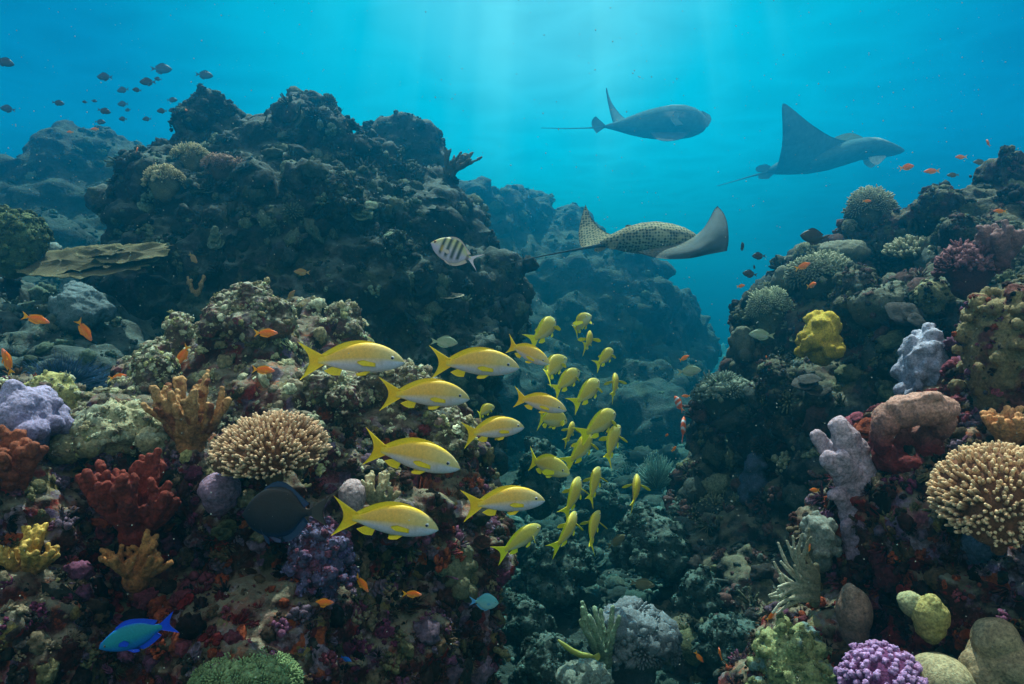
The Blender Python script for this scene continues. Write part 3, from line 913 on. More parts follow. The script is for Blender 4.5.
def table_coral(name, px, py, wpx, hpx, label, base, tipc, n=330, seed=0, tilt=(0, 0), fr=0.030, fl=0.16, knob=5, depth=None, sub=True, dome=0.62, group=None):
    """domed table of close-set fingers: foot and underside as one part, the fingers as another"""
    g = np.random.default_rng(seed)
    p, nn = put(px, py)
    if depth: p = np.array(at(px, py, depth))
    u = px2m(p); W = wpx * u / 2; H = hpx * u
    root = empty(name, p)
    root.rotation_euler = (R(tilt[0]), R(tilt[1]), 0)
    tag(root, label, 'coral', group)
    # underside and foot
    prof = [(0.10, -0.25), (0.16, 0.05), (0.3, 0.2), (0.62, 0.30), (0.88, 0.36), (0.93, 0.42), (0.80, 0.60), (0.5, 0.80), (0.2, 0.88), (0.0, 0.89)]
    seg = 40; V, Fc = [], []
    for i, (r_, z_) in enumerate(prof):
        a = np.arange(seg) / seg * 6.2832
        k = 1 + 0.07 * np.sin(3 * a + seed) + 0.04 * np.sin(7 * a)
        V.append(np.column_stack([np.cos(a) * r_ * k * W, np.sin(a) * r_ * k * W, np.full(seg, z_ * H)]))
        if i:
            b0 = (i - 1) * seg; b1 = i * seg
            for q in range(seg):
                j = (q + 1) % seg
                Fc += [(b0 + q, b0 + j, b1 + j), (b0 + q, b1 + j, b1 + q)]
    V = np.concatenate(V)
    V += (fbm(V * 1.5 / W, 3) - 0.5)[:, None] * 0.12 * W
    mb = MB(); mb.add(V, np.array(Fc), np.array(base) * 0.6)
    mb.obj('base', M_CORAL, root)
    mb = MB()
    for k in range(n):
        q = (k + 0.5) / n
        z = 1 - q * 1.12                      # down past the rim
        a = k * 2.39996 + 0.25 * g.standard_normal()
        s = math.sqrt(max(0, 1 - min(max(z, -0.1), 1) ** 2))
        ctr = np.array([math.cos(a) * s * 0.88 * W, math.sin(a) * s * 0.88 * W, (0.40 + 0.46 * max(z, -0.25)) * H])
        ctr += np.array([g.standard_normal(), g.standard_normal(), 0.5 * g.standard_normal()]) * W * 0.02
        d = np.array([math.cos(a) * s, math.sin(a) * s, dome * max(z, 0.0) + 0.42]); d /= np.linalg.norm(d)
        L = fl * W * (0.7 + 0.6 * g.random())
        r_ = fr * W * (0.85 + 0.4 * g.random())
        tc = 0.8 + 0.4 * g.random()
        cb, ct = np.array(base), np.array(tipc)
        def col(t): return np.clip((cb[None] + (ct - cb)[None] * np.clip(t, 0, 1)[:, None] ** 1.4) * tc, 0, 0.92)
        v, f, t = finger(ctr - d * L * 0.5, ctr + d * L, r_ * 1.15, r_ * 0.85, seg=6, rings=4, tipc=1.0, basec=0.0)
        mb.add(v, f, col(t))
        # radial corallites: little knobs round each finger
        for q2 in range(knob):
            t_ = 0.35 + 0.6 * g.random(); aa = g.random() * 6.28
            B = basis(d); o_ = (B[:, 0] * math.cos(aa) + B[:, 1] * math.sin(aa))
            tv, tf = ICO[1]
            c_ = ctr + d * L * (t_ * 1.3 - 0.35) + o_ * r_ * 0.85
            mb.add(tv * r_ * 0.42 + c_, tf, col(np.full(len(tv), 0.25 + 0.75 * t_)))
    mb.obj('branches', M_CORAL, root)
    return root

def plate_coral(name, px, py, wpx, dpx, label, color, rim, tiers=3, seed=0, tilt=8, depth=None):
    g = np.random.default_rng(seed)
    p, nn = put(px, py)
    if depth: p = np.array(at(px, py, depth))
    u = px2m(p); W = wpx * u / 2; D = dpx * u / 2
    root = empty(name, p); tag(root, label, 'coral')
    for t in range(tiers):
        k = 1 - 0.22 * t
        ox = W * (0, -0.45, 0.5, 0.1)[t % 4] ; oz = D * 0.16 * t
        n = 72; a = np.arange(n) / n * 6.2832
        rad = 0.62 + 0.62 * (fbm(np.column_stack([np.cos(a), np.sin(a), a * 0 + t * 3 + seed]) * 3.6 + 9, 4)) + 0.03 * np.sin(a * 23 + t)
        V, C = [], []
        lv = [(0.1, -0.2, 0), (0.5, -0.05, 0.2), (0.97, 0.055, 0.4), (1.0, 0.062, 1), (0.97, 0.07, 1), (0.8, 0.03, 0.5), (0.6, 0.0, 0.3), (0.4, -0.02, 0.2), (0.2, 0.0, 0.2), (0.03, 0.02, 0.2)]
        for r_, z_, q in lv:
            zz = z_ * D + 0.05 * D * np.sin(5 * a + r_ * 6 + t) * r_ + 0.02 * W * np.sin(2 * a + t)
            V.append(np.column_stack([np.cos(a) * rad * r_ * W * k + ox, np.sin(a) * rad * r_ * D * k * 1.6, zz + oz]))
            C.append(np.tile(np.array(color) * (1 - q) + np.array(rim) * q, (n, 1)))
        f = []
        for i in range(len(lv) - 1):
            for q in range(n):
                j = (q + 1) % n
                f += [(i * n + q, i * n + j, i * n + n + j), (i * n + q, i * n + n + j, i * n + n + q)]
        V = np.concatenate(V); C = np.concatenate(C)
        V[:, 2] += 0.045 * W * (fbm(V * 14 + seed, 4) - 0.5) * 2
        C = C * (0.7 + 0.6 * fbm(V * 45, 3))[:, None]
        mb = MB(); mb.add(V, np.array(f), C)
        mb.obj('plate', M_CORAL, root)
    root.rotation_euler = (R(tilt), R(-4), 0)
    return root

def frond_coral(name, px, py, wpx, hpx, label, color, tip, n=300, seed=0, depth=None, cat_='coral', thin=0.02, flat=0.6, spread=1.25, group=None):
    """soft tuft of fine fronds"""
    g = np.random.default_rng(seed)
    p, nn = put(px, py)
    if depth: p = np.array(at(px, py, depth))
    u = px2m(p); W = wpx * u / 2; H = hpx * u
    mb = MB(); cb, ct = np.array(color), np.array(tip)
    for k in range(n):
        a = g.random() * 6.28; el = spread * math.sqrt(g.random())
        d = np.array([math.cos(a) * math.sin(el) * W, math.sin(a) * math.sin(el) * W * flat, math.cos(el) * H])
        L = 0.75 + 0.3 * g.random()
        v, f, t = finger(d * 0.08, d * L, thin * W, thin * W * 0.5, seg=4, rings=4, bend=g.standard_normal(3) * 0.08 * W, tipc=1.0, basec=0.0)
        mb.add(v, f, (cb[None] + (ct - cb)[None] * t[:, None]) * (0.8 + 0.4 * g.random()))
    ob = mb.obj(name, M_CORAL)
    return place(ob, p, label, cat_, group)

def clumped(name, px, py, wpx, hpx, label, color, tip, n=46, seed=0, group=None, depth=None, kinds=('bush', 'nod', 'fin'), size=0.32, cat_='coral'):
    """a colony made of many small finger heads on a mound"""
    g = np.random.default_rng(seed + 3)
    p, nn = put(px, py)
    if depth: p = np.array(at(px, py, depth))
    u = px2m(p); W = wpx * u / 2; H = hpx * u
    root = empty(name, p); tag(root, label, cat_, group)
    S = [(0, 0, H * 0.35, W * 0.72, W * 0.6, H * 0.46), (0, 0, 0, W * 0.5, W * 0.45, H * 0.4)]
    me = blob_mesh('base', S, 2.5 * u, [('CLOUDS', round(W * 0.4, 3), W * 0.2)], 3)
    paint(me, np.array(color) * 0.6, color)
    link_mesh('base', me, M_CORAL, root)
    mb = MB()
    pos, Bs, sc, col = [], [], [], []
    for k in range(n):
        z = 1 - (k + 0.5) / n * 1.1; a = k * 2.39996
        s = math.sqrt(max(0, 1 - z * z))
        d = np.array([math.cos(a) * s, math.sin(a) * s, max(z, -0.1)])
        pos.append((d[0] * W * 0.72, d[1] * W * 0.6, H * 0.35 + d[2] * H * 0.45))
        Bs.append(basis(d + np.array([0, 0, 0.45]) + g.standard_normal(3) * 0.15, g.random() * 6))
        sc.append(np.full(3, size * W * (0.75 + 0.5 * g.random())))
        q = np.clip(z, 0, 1) * 0.6 + 0.4 * g.random()
        col.append(np.array(color) * (1 - q) + np.array(tip) * q)
    pos, Bs, sc, col = map(np.array, (pos, Bs, sc, col))
    kk = g.integers(0, len(kinds), n); vv = g.integers(0, 5, n)
    for i, kd in enumerate(kinds):
        for q in range(5):
            m_ = (kk == i) & (vv == q)
            if m_.any(): stamp(mb, TPL[kd][q], pos[m_], Bs[m_], sc[m_], col[m_])
    mb.obj('branches', M_CORAL, root)
    return root

TAN, TANT = (0.20, 0.11, 0.05), (0.78, 0.62, 0.42)
# --- near left
branching('finger_coral', 186, 452, 92, 84, 4.6, 'brown finger coral with thick upright fingers, left of the cream domed coral', (0.18, 0.075, 0.03), (0.56, 0.32, 0.14), 26, 3, 1.05, 2, second=(0.18, 0.06, 0.03), depth=1.98)
table_coral('table_coral', 274, 476, 112, 64, 'cream domed table coral with close pale-tipped fingers on the left reef wall', (0.22, 0.10, 0.05), (0.80, 0.54, 0.34), 820, 2, (16, 0), depth=1.78, fr=0.022, fl=0.14)
branching('finger_coral', 132, 538, 100, 90, 6.2, 'brick red finger coral with stubby lobes, right of the dark hollow at lower left', (0.10, 0.012, 0.010), (0.21, 0.04, 0.028), 24, 5, 1.3, 2, depth=1.78)
branching('finger_coral', 8, 500, 66, 78, 8, 'rust red finger coral cut off by the left edge of the photograph', (0.13, 0.025, 0.015), (0.27, 0.08, 0.04), 11, 7, 0.7, 2, depth=1.72)
branching('staghorn_coral', 22, 578, 70, 52, 4.0, 'yellow-tipped branching coral low at the left edge', (0.16, 0.05, 0.03), (0.62, 0.42, 0.10), 22, 11, 1.25, 2, depth=1.66)
branching('staghorn_coral', 132, 582, 80, 52, 4.2, 'small rusty orange branching coral below the brick red finger coral', (0.16, 0.05, 0.02), (0.42, 0.20, 0.07), 15, 12, 1.3, 2, depth=1.72)
lobed('boulder_coral', 14, 436, 84, 56, 'smooth lavender boulder coral at the left edge', (0.15, 0.12, 0.23), (0.36, 0.31, 0.47), 18, seed=1, depth=1.82, disp=0.03)
lobed('lobed_coral', 44, 406, 70, 36, 'olive lobed coral mound behind the lavender boulder coral', (0.16, 0.15, 0.05), (0.38, 0.36, 0.14), 16, (0.22, 0.42), seed=2, depth=2.05, crust=(PAL_TOP, 0.05))
lobed('lobed_coral', 98, 446, 140, 44, 'low olive lobed coral bank in front of the dusty boulders at left', (0.15, 0.13, 0.07), (0.38, 0.36, 0.22), 34, (0.10, 0.24), seed=4, second=(0.26, 0.28, 0.2), depth=1.95, crust=(PAL_TOP, 0.05))
lobed('encrusting_coral', 312, 586, 84, 62, 'purple-blue crusting coral under the dark surgeonfish', (0.06, 0.04, 0.10), (0.13, 0.11, 0.20), 60, (0.07, 0.17), seed=5, second=(0.13, 0.04, 0.08), depth=1.86, sub_lumps=2, disp=0.05, crust=([(0.07,0.05,0.13),(0.13,0.11,0.21),(0.12,0.04,0.07),(0.05,0.035,0.08)], 0.12))
lobed('boulder_coral', 216, 506, 40, 32, 'small mauve dome coral left of the dark surgeonfish', (0.12, 0.06, 0.10), (0.24, 0.15, 0.22), 12, seed=6, depth=1.76, smooth=2)
lobed('barrel_sponge', 351, 512, 28, 32, 'small greyish mauve rounded sponge between two yellow fish', (0.24, 0.17, 0.19), (0.40, 0.30, 0.32), 6, (0.4, 0.6), seed=7, cat_='sponge', depth=1.98, smooth=2)
branching('staghorn_coral', 376, 512, 42, 40, 2.8, 'small tan knobbly branching coral beside the greyish mauve sponge', (0.14, 0.11, 0.06), (0.55, 0.46, 0.28), 15, 14, 1.1, 2, depth=2.0)
clumped('soft_coral', 246, 700, 132, 46, 'grey-green cauliflower-like soft coral at the bottom edge on the left', (0.05, 0.09, 0.035), (0.20, 0.28, 0.13), 150, 15, depth=1.62, kinds=('nod', 'bush'), size=0.17)
lobed('disc_coral', 374, 676, 22, 32, 'pale oval disc coral low on the dark wall', (0.20, 0.18, 0.13), (0.34, 0.31, 0.24), 5, (0.4, 0.6), seed=8, depth=2.05, smooth=1)
lobed('boulder_coral', 148, 388, 58, 54, 'dusty grey cone-shaped boulder coral behind the brown finger coral', (0.10, 0.08, 0.07), (0.38, 0.38, 0.28), 18, (0.2, 0.36), seed=9, taper=0.65, second=(0.16, 0.08, 0.07), disp=0.04, rock=M_CREST, crust=(PAL_TOP, 0.09))
lobed('lobed_coral', 178, 352, 40, 38, 'small olive lobed coral head between the dusty boulders', (0.12, 0.12, 0.06), (0.30, 0.30, 0.15), 12, (0.25, 0.4), seed=10, rock=M_CREST, crust=(PAL_TOP, 0.09))
lobed('boulder_coral', 246, 332, 100, 52, 'wide maroon boulder with pale dusted top behind the upper orange fish', (0.08, 0.045, 0.05), (0.36, 0.34, 0.26), 30, (0.16, 0.34), seed=11, second=(0.12, 0.04, 0.05), disp=0.045, rock=M_CREST, crust=(PAL_TOP, 0.09))
lobed('lobed_coral', 344, 338, 50, 40, 'pale olive knobbly coral head left of the yellow fish school', (0.10, 0.10, 0.06), (0.30, 0.33, 0.2), 18, (0.2, 0.36), seed=12, sub_lumps=2, rock=M_CREST, crust=(PAL_TOP, 0.09))
lobed('boulder_coral', 318, 396, 88, 34, 'flat brown boulder coral right of the cream domed coral', (0.11, 0.07, 0.05), (0.34, 0.32, 0.22), 24, (0.14, 0.3), seed=13, disp=0.05, second=(0.14, 0.05, 0.05), rock=M_CREST, crust=(PAL_TOP, 0.09))
lobed('boulder_coral', 392, 396, 96, 44, 'dusty boulder coral partly behind the school, above the reddish band', (0.09, 0.06, 0.05), (0.36, 0.36, 0.27), 26, (0.14, 0.3), seed=14, disp=0.05, rock=M_CREST, crust=(PAL_TOP, 0.09))
lobed('boulder_coral', 440, 452, 84, 46, 'dusty boulder coral at the outer corner of the near reef wall', (0.08, 0.06, 0.05), (0.34, 0.36, 0.28), 22, (0.14, 0.3), seed=15, disp=0.05, rock=M_CREST, crust=(PAL_TOP, 0.09))
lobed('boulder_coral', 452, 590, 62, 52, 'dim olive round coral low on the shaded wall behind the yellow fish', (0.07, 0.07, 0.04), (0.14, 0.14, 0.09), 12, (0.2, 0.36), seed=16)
lobed('boulder_coral', 4, 258, 58, 50, 'dull green fuzzy dome coral at the left edge under the far mound', (0.05, 0.07, 0.03), (0.14, 0.19, 0.09), 12, (0.2, 0.36), seed=17, depth=3.9, smooth=2, crust=([(0.05, 0.07, 0.03), (0.1, 0.13, 0.06)], 0.2))
plate_coral('plate_coral', 96, 262, 150, 44, 'wide thin olive plate coral jutting out at the foot of the pinnacle', (0.07, 0.06, 0.035), (0.16, 0.15, 0.08), 4, 18, 37, depth=4.0)
frond_coral('bush_coral', 62, 392, 110, 36, 'blue fuzzy bush coral in the shadowed hollow at left', (0.015, 0.03, 0.07), (0.04, 0.09, 0.19), 800, 20, depth=3.1, thin=0.008)
branching('leaf_coral', 197, 300, 22, 26, 2.6, 'small tan leafy coral above the dusty boulders', (0.20, 0.12, 0.05), (0.48, 0.32, 0.16), 5, 22, 0.8, 1, knob=0.3)
# --- on the pinnacle
clumped('staghorn_coral', 190, 165, 42, 24, 'upper pale branching coral tuft on the pinnacle face', (0.14, 0.13, 0.07), (0.42, 0.38, 0.24), 26, 23)
clumped('staghorn_coral', 166, 190, 44, 28, 'lower pale fan-like coral tuft on the pinnacle face', (0.14, 0.13, 0.07), (0.42, 0.36, 0.22), 26, 24)
clumped('staghorn_coral', 222, 174, 46, 20, 'dull reddish coral tuft right of the two pale tufts on the pinnacle', (0.10, 0.06, 0.05), (0.26, 0.17, 0.13), 24, 25)
lobed('boulder_coral', 204, 122, 66, 42, 'dark knob of coral topping the left shoulder of the pinnacle', (0.025, 0.027, 0.025), (0.10, 0.10, 0.08), 20, (0.2, 0.4), seed=26, sub_lumps=3, rock=M_MID, crust=(PAL_MID, 0.09))
lobed('boulder_coral', 395, 255, 34, 32, 'small pale coral knob halfway down the right side of the pinnacle', (0.05, 0.05, 0.04), (0.26, 0.27, 0.2), 14, (0.2, 0.4), seed=27, sub_lumps=2, rock=M_MID, crust=(PAL_MID, 0.09))
lobed('boulder_coral', 335, 205, 60, 46, 'rounded coral shoulder in the middle of the pinnacle', (0.04, 0.04, 0.035), (0.17, 0.17, 0.12), 18, (0.2, 0.4), seed=28, sub_lumps=3, rock=M_MID, crust=(PAL_MID, 0.09))
plate_coral('plate_coral', 447, 294, 30, 12, 'small pale plate coral on the shaded side of the pinnacle', (0.16, 0.16, 0.12), (0.36, 0.36, 0.28), 1, 29, 20)
branching('staghorn_coral', 448, 170, 44, 24, 2.0, 'thin dark branching coral sticking out of the block behind the pinnacle', (0.04, 0.04, 0.03), (0.12, 0.12, 0.09), 12, 30, 1.3, 2, lean=(0.7, 0, 0))

# --- right slope
clumped('staghorn_coral', 871, 222, 50, 38, 'pale domed branching coral standing on the skyline of the right slope', (0.09, 0.10, 0.07), (0.34, 0.36, 0.26), 50, 40, kinds=('bush', 'fin'))
clumped('staghorn_coral', 848, 236, 18, 18, 'tiny round branching coral left of the skyline dome', (0.07, 0.08, 0.06), (0.26, 0.28, 0.2), 16, 41, kinds=('bush',))
table_coral('table_coral', 914, 262, 58, 26, 'small pale flat-topped table coral in the middle of the right slope', (0.10, 0.10, 0.06), (0.46, 0.46, 0.32), 150, 42, (14, 0), fr=0.05, fl=0.22, knob=2)
clumped('staghorn_coral', 822, 286, 74, 34, 'broad pale branching thicket on the left edge of the right slope', (0.08, 0.09, 0.06), (0.32, 0.34, 0.24), 60, 43)
clumped('staghorn_coral', 808, 262, 34, 22, 'small branching thicket just above the broad pale thicket', (0.08, 0.09, 0.06), (0.30, 0.32, 0.22), 24, 44)
clumped('staghorn_coral', 767, 330, 50, 44, 'bushy pale green branching coral at the outer left corner of the right slope', (0.09, 0.11, 0.07), (0.36, 0.40, 0.28), 54, 45, kinds=('bush', 'fin'))
lobed('boulder_coral', 826, 350, 50, 42, 'bright mustard yellow lumpy coral on the shaded right slope', (0.24, 0.16, 0.015), (0.50, 0.36, 0.04), 26, (0.2, 0.36), seed=46, sub_lumps=2, depth=3.45)
clumped('staghorn_coral', 968, 284, 66, 42, 'dark wine red branching coral in the middle right', (0.09, 0.03, 0.04), (0.26, 0.12, 0.13), 60, 47, kinds=('fin', 'nod'), depth=3.1)
branching('finger_coral', 1004, 262, 52, 44, 5.5, 'dusky red finger coral near the right edge', (0.11, 0.04, 0.045), (0.28, 0.17, 0.17), 12, 48, 1.0, 2, depth=3.0)
lobed('lobed_coral', 934, 392, 68, 70, 'pale lavender lobed coral beside the ridged olive rock', (0.13, 0.13, 0.20), (0.40, 0.41, 0.52), 46, (0.13, 0.24), seed=49, taper=0.7, depth=2.5, sub_lumps=1)
lobed('lobed_coral', 1016, 398, 92, 118, 'tall ridged olive-brown coral rock at the right edge', (0.07, 0.045, 0.025), (0.25, 0.20, 0.10), 60, (0.10, 0.22), seed=50, second=(0.11, 0.035, 0.03), depth=2.05, disp=0.04, crust=(PAL_NEAR, 0.02))
def folded_coral():
    d = 2.02; u = d / F
    def P(px, py, dy, rx, ry, rz): return ((px - 920) * u, dy, (470 - py) * u, rx * u, ry * u, rz * u)
    S = [P(925, 409, 0, 31, 26, 17), P(943, 420, .02, 14, 20, 20), P(905, 412, .01, 18, 20, 17), P(889, 424, .02, 12, 16, 20), P(886, 438, .03, 9, 14, 18),
         P(938, 448, .05, 15, 16, 26), P(918, 468, .06, 26, 22, 14), P(914, 446, .10, 26, 18, 26), P(896, 460, .06, 12, 14, 16)]
    g = np.random.default_rng(8)
    for k in range(40):
        a = g.random() * 6.28; q = g.random()
        S.append(P(922 + 30 * math.cos(a) * q, 405 - 10 * (1 - q), -0.045 * (1 - q) + 0.02 * math.sin(a), 6, 6, 5))
    me = blob_mesh('folded_coral', S, 1.4 * u, [('CLOUDS', 0.03, 0.016), ('CLOUDS', 0.009, 0.006)], 3)
    paint(me, (0.13, 0.02, 0.022), (0.46, 0.25, 0.20), 22 * u, 66 * u, var=0.45, ns=30, seed=2, power=1.2)
    single('folded_coral', me, at(920, 470, d), 'pinkish brown folded round coral overhanging a dark red hollow', 'coral')
folded_coral()
table_coral('table_coral', 1000, 532, 126, 96, 'large cream and tan table coral with stubby fingers at the right edge', (0.26, 0.11, 0.06), (0.84, 0.56, 0.33), 780, 52, (24, -14), fr=0.026, fl=0.15, depth=1.72, knob=6)
branching('staghorn_coral', 1012, 446, 60, 42, 4.4, 'bright orange branching coral above the large cream table coral', (0.28, 0.10, 0.04), (0.75, 0.36, 0.16), 18, 53, 1.2, 2, depth=1.95)
lobed('round_coral', 935, 634, 34, 34, 'small round yellow-green coral above the smooth tan mounds', (0.18, 0.16, 0.05), (0.38, 0.33, 0.12), 16, (0.2, 0.34), seed=54, depth=1.72, smooth=2)
lobed('round_coral', 914, 612, 24, 18, 'little pale olive coral left of the round yellow-green one', (0.2, 0.2, 0.1), (0.40, 0.40, 0.22), 10, (0.2, 0.4), seed=55, depth=1.76, smooth=2)
lobed('barrel_sponge', 858, 636, 34, 46, 'brown upright rounded sponge behind the violet knobbly coral', (0.12, 0.06, 0.055), (0.24, 0.16, 0.12), 8, (0.4, 0.6), seed=56, cat_='sponge', depth=1.9, disp=0.012, smooth=2)
table_coral('cauliflower_coral', 880, 710, 84, 72, 'violet knobbly coral with pale lilac tips at the bottom edge', (0.22, 0.06, 0.18), (0.46, 0.26, 0.50), 190, 57, (12, 0), fr=0.072, fl=0.14, depth=1.66, knob=6, dome=1.4)
lobed('lobed_coral', 800, 700, 92, 72, 'moss green lumpy coral head left of the brown sponge at the bottom', (0.10, 0.12, 0.05), (0.30, 0.33, 0.15), 50, (0.12, 0.26), seed=58, second=(0.14, 0.22, 0.22), depth=1.95, sub_lumps=2, crust=([(0.2,0.22,0.1),(0.12,0.15,0.07),(0.25,0.25,0.14)], 0.06))
lobed('mound_coral', 1008, 700, 76, 78, 'large smooth tan mound coral in the bottom right corner', (0.16, 0.12, 0.07), (0.33, 0.25, 0.15), 9, (0.38, 0.6), seed=59, depth=1.6, disp=0.012)
lobed('mound_coral', 950, 706, 58, 44, 'small smooth tan mound coral left of the large corner mound', (0.16, 0.14, 0.08), (0.34, 0.29, 0.17), 6, (0.4, 0.6), seed=60, depth=1.62, disp=0.008, smooth=1)
lobed('boulder_coral', 1000, 566, 66, 44, 'dark slate blue lump under the large cream table coral', (0.03, 0.04, 0.07), (0.08, 0.11, 0.17), 12, (0.3, 0.45), seed=61, depth=1.8, smooth=2)
lobed('boulder_coral', 824, 558, 46, 46, 'grey pebbly coral knob under the lavender sponge', (0.07, 0.08, 0.075), (0.22, 0.24, 0.21), 36, (0.14, 0.24), seed=62, depth=2.1)
lobed('boulder_coral', 1008, 182, 18, 36, 'upright dark coral knob on the skyline at the right edge', (0.03, 0.03, 0.025), (0.10, 0.10, 0.08), 10, (0.3, 0.6), seed=63, sub_lumps=2, rock=M_RIGHT, crust=(PAL_RIGHT, 0.07))
lobed('boulder_coral', 944, 208, 48, 30, 'pair of dark round heads on the skyline of the right slope', (0.03, 0.032, 0.028), (0.12, 0.12, 0.09), 8, (0.4, 0.6), seed=64, rock=M_RIGHT, crust=(PAL_RIGHT, 0.07))
lobed('boulder_coral', 938, 308, 44, 28, 'olive low dome coral right of the small table coral', (0.09, 0.09, 0.05), (0.25, 0.24, 0.13), 16, (0.16, 0.3), seed=65, sub_lumps=3, crust=(PAL_RIGHT, 0.07))
lobed('boulder_coral', 860, 306, 56, 46, 'dark arched coral ridge above the mustard yellow coral', (0.04, 0.04, 0.035), (0.19, 0.2, 0.14), 10, (0.3, 0.5), seed=66, rock=M_RIGHT, crust=(PAL_RIGHT, 0.07))
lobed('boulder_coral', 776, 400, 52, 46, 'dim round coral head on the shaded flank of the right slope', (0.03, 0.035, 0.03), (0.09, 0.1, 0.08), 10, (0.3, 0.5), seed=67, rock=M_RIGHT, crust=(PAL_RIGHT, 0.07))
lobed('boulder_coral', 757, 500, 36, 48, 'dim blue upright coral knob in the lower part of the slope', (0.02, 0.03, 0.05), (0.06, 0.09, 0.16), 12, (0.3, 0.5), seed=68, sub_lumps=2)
clumped('staghorn_coral', 722, 408, 62, 36, 'teal shaded branching thicket where the right slope meets the gap', (0.05, 0.07, 0.06), (0.20, 0.26, 0.21), 40, 69)
frond_coral('tube_anemone', 657, 490, 48, 38, 'feathery teal anemone on the floor at the foot of the right slope', (0.05, 0.12, 0.12), (0.22, 0.42, 0.40), 260, 70, depth=5.2, cat_='anemone', thin=0.03)

DKC, DKT = (0.022, 0.026, 0.024), (0.13, 0.145, 0.11)
lobed('boulder_coral', 894, 250, 40, 52, 'tall dark two-headed coral knob on the upper right slope, left of the skyline pair', DKC, DKT, 10, (0.35, 0.55), seed=71, sub_lumps=1, rock=M_RIGHT, crust=(PAL_RIGHT, 0.05))
lobed('boulder_coral', 790, 292, 30, 26, 'small dark smooth dome under the broad pale thicket', DKC, DKT, 4, (0.4, 0.6), seed=72, smooth=2)
lobed('boulder_coral', 886, 316, 70, 34, 'dark flat-backed dome between the mustard yellow coral and the olive dome', DKC, DKT, 8, (0.3, 0.5), seed=73, smooth=2, crust=(PAL_RIGHT, 0.04))
lobed('boulder_coral', 846, 262, 60, 24, 'low pale-backed dark ridge below the tiny round branching coral', DKC, (0.17, 0.185, 0.14), 8, (0.3, 0.5), seed=74, smooth=3)
lobed('boulder_coral', 962, 240, 52, 34, 'dark dusty mound below the skyline pair of round heads', DKC, DKT, 12, (0.25, 0.45), seed=75, rock=M_RIGHT, crust=(PAL_RIGHT, 0.07))
lobed('boulder_coral', 744, 352, 34, 30, 'dark round head at the lower lip of the bushy corner coral', DKC, DKT, 8, (0.3, 0.5), seed=76, sub_lumps=2)
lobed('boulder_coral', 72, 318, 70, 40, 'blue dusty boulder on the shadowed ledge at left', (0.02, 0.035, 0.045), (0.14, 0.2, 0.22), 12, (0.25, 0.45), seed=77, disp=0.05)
lobed('boulder_coral', 40, 262, 50, 22, 'pale dusted blue hump on the ledge beside the green dome', (0.03, 0.05, 0.055), (0.16, 0.22, 0.22), 12, (0.25, 0.45), seed=78, disp=0.05, depth=4.3)

# lavender hand-shaped sponge
def hand_sponge():
    d = 2.12; u = d / F
    g = np.random.default_rng(77)
    def P(px, py, dy=0): return np.array([(px - 850) * u, dy, (560 - py) * u])
    paths = [([P(858, 552), P(856, 525), P(855, 495), P(858, 468)], 1.5, 2.15),
             ([P(856, 482), P(850, 458, -.01), P(842, 440, -.02), P(834, 425, -.03)], 1.7, 1.05),
             ([P(862, 470), P(856, 448), P(848, 434), P(840, 424)], 1.4, 0.95),
             ([P(850, 486), P(840, 474, -.03), P(830, 466, -.05), P(820, 456, -.06)], 1.4, 0.95),
             ([P(850, 474), P(838, 458, .02), P(828, 448, .02), P(819, 437, .02)], 1.1, 0.85),
             ([P(846, 470, -.04), P(836, 460, -.06), P(831, 452, -.07)], 1.0, 0.8),
             ([P(852, 512), P(842, 502, -.02), P(832, 490, -.04), P(824, 492, -.05)], 1.1, 0.6),
             ([P(856, 535), P(846, 530, -.02), P(842, 522, -.03)], 1.0, 0.7)]
    S = paths_to_spheres(paths, 9.2 * u, g, 0.08, 0.4)
    S = [(*s[:3], s[3], s[3] * 0.8, s[3]) for s in S]
    me = blob_mesh('hand_sponge', S, 1.5 * u, [('CLOUDS', 0.03, 0.014), ('CLOUDS', 0.008, 0.004)], 2)
    paint(me, (0.17, 0.12, 0.20), (0.48, 0.36, 0.42), var=0.5, ns=40, seed=3)
    single('finger_sponge', me, at(850, 560, d), 'pale lavender hand-shaped sponge with thick fingers on the right outcrop', 'sponge')
hand_sponge()

# grey-green soft coral reaching out to the left with long curved arms
def arm_coral():
    d = 2.02; u = d / F
    g = np.random.default_rng(5)
    root = empty('arm_coral', at(815, 590, d)); tag(root, 'grey-green soft coral with long curved arms reaching left from the outcrop', 'coral')
    P = [([np.array([4 * u, 0.03, -16 * u]), np.array([3 * u, 0.02, 0]), np.array([4 * u, 0.02, 22 * u])], 2.4, 1.6)]
    for i in range(19):
        an = R(100 + 105 * (i + 0.5 * g.random()) / 19); L = (40 + 12 * g.random()) * u
        dy = -0.07 + 0.12 * g.random()
        s0 = np.array([3 * u, 0, (14 - 26 * i / 19) * u])
        d_ = np.array([math.cos(an), 0, math.sin(an)]); n_ = np.array([-d_[2], 0, d_[0]])
        cv = (0.10 + 0.14 * g.random()) * L * (1 if i < 12 else -1)
        pts = [s0]
        for k in range(1, 6):
            t_ = k / 5
            pts.append(s0 + d_ * L * t_ + n_ * cv * math.sin(t_ * math.pi) + np.array([0, dy * t_ ** 1.5, 0]) + g.standard_normal(3) * 0.9 * u)
        P.append((pts, 1.15, 0.7))
    S = paths_to_spheres(P, 2.3 * u, g, 0.08, 0.4)
    S = [(*s[:3], s[3], s[3], s[3]) for s in S]
    me = blob_mesh('arms', S, 1.1 * u, [], 2)
    v = verts_of(me); t = np.clip(-v[:, 0] / (45 * u), 0, 1)[:, None]
    set_col(me, np.array([0.12, 0.11, 0.07]) * (1 - t) + np.array([0.48, 0.47, 0.36]) * t)
    link_mesh('arms', me, M_CORAL, root)
arm_coral()

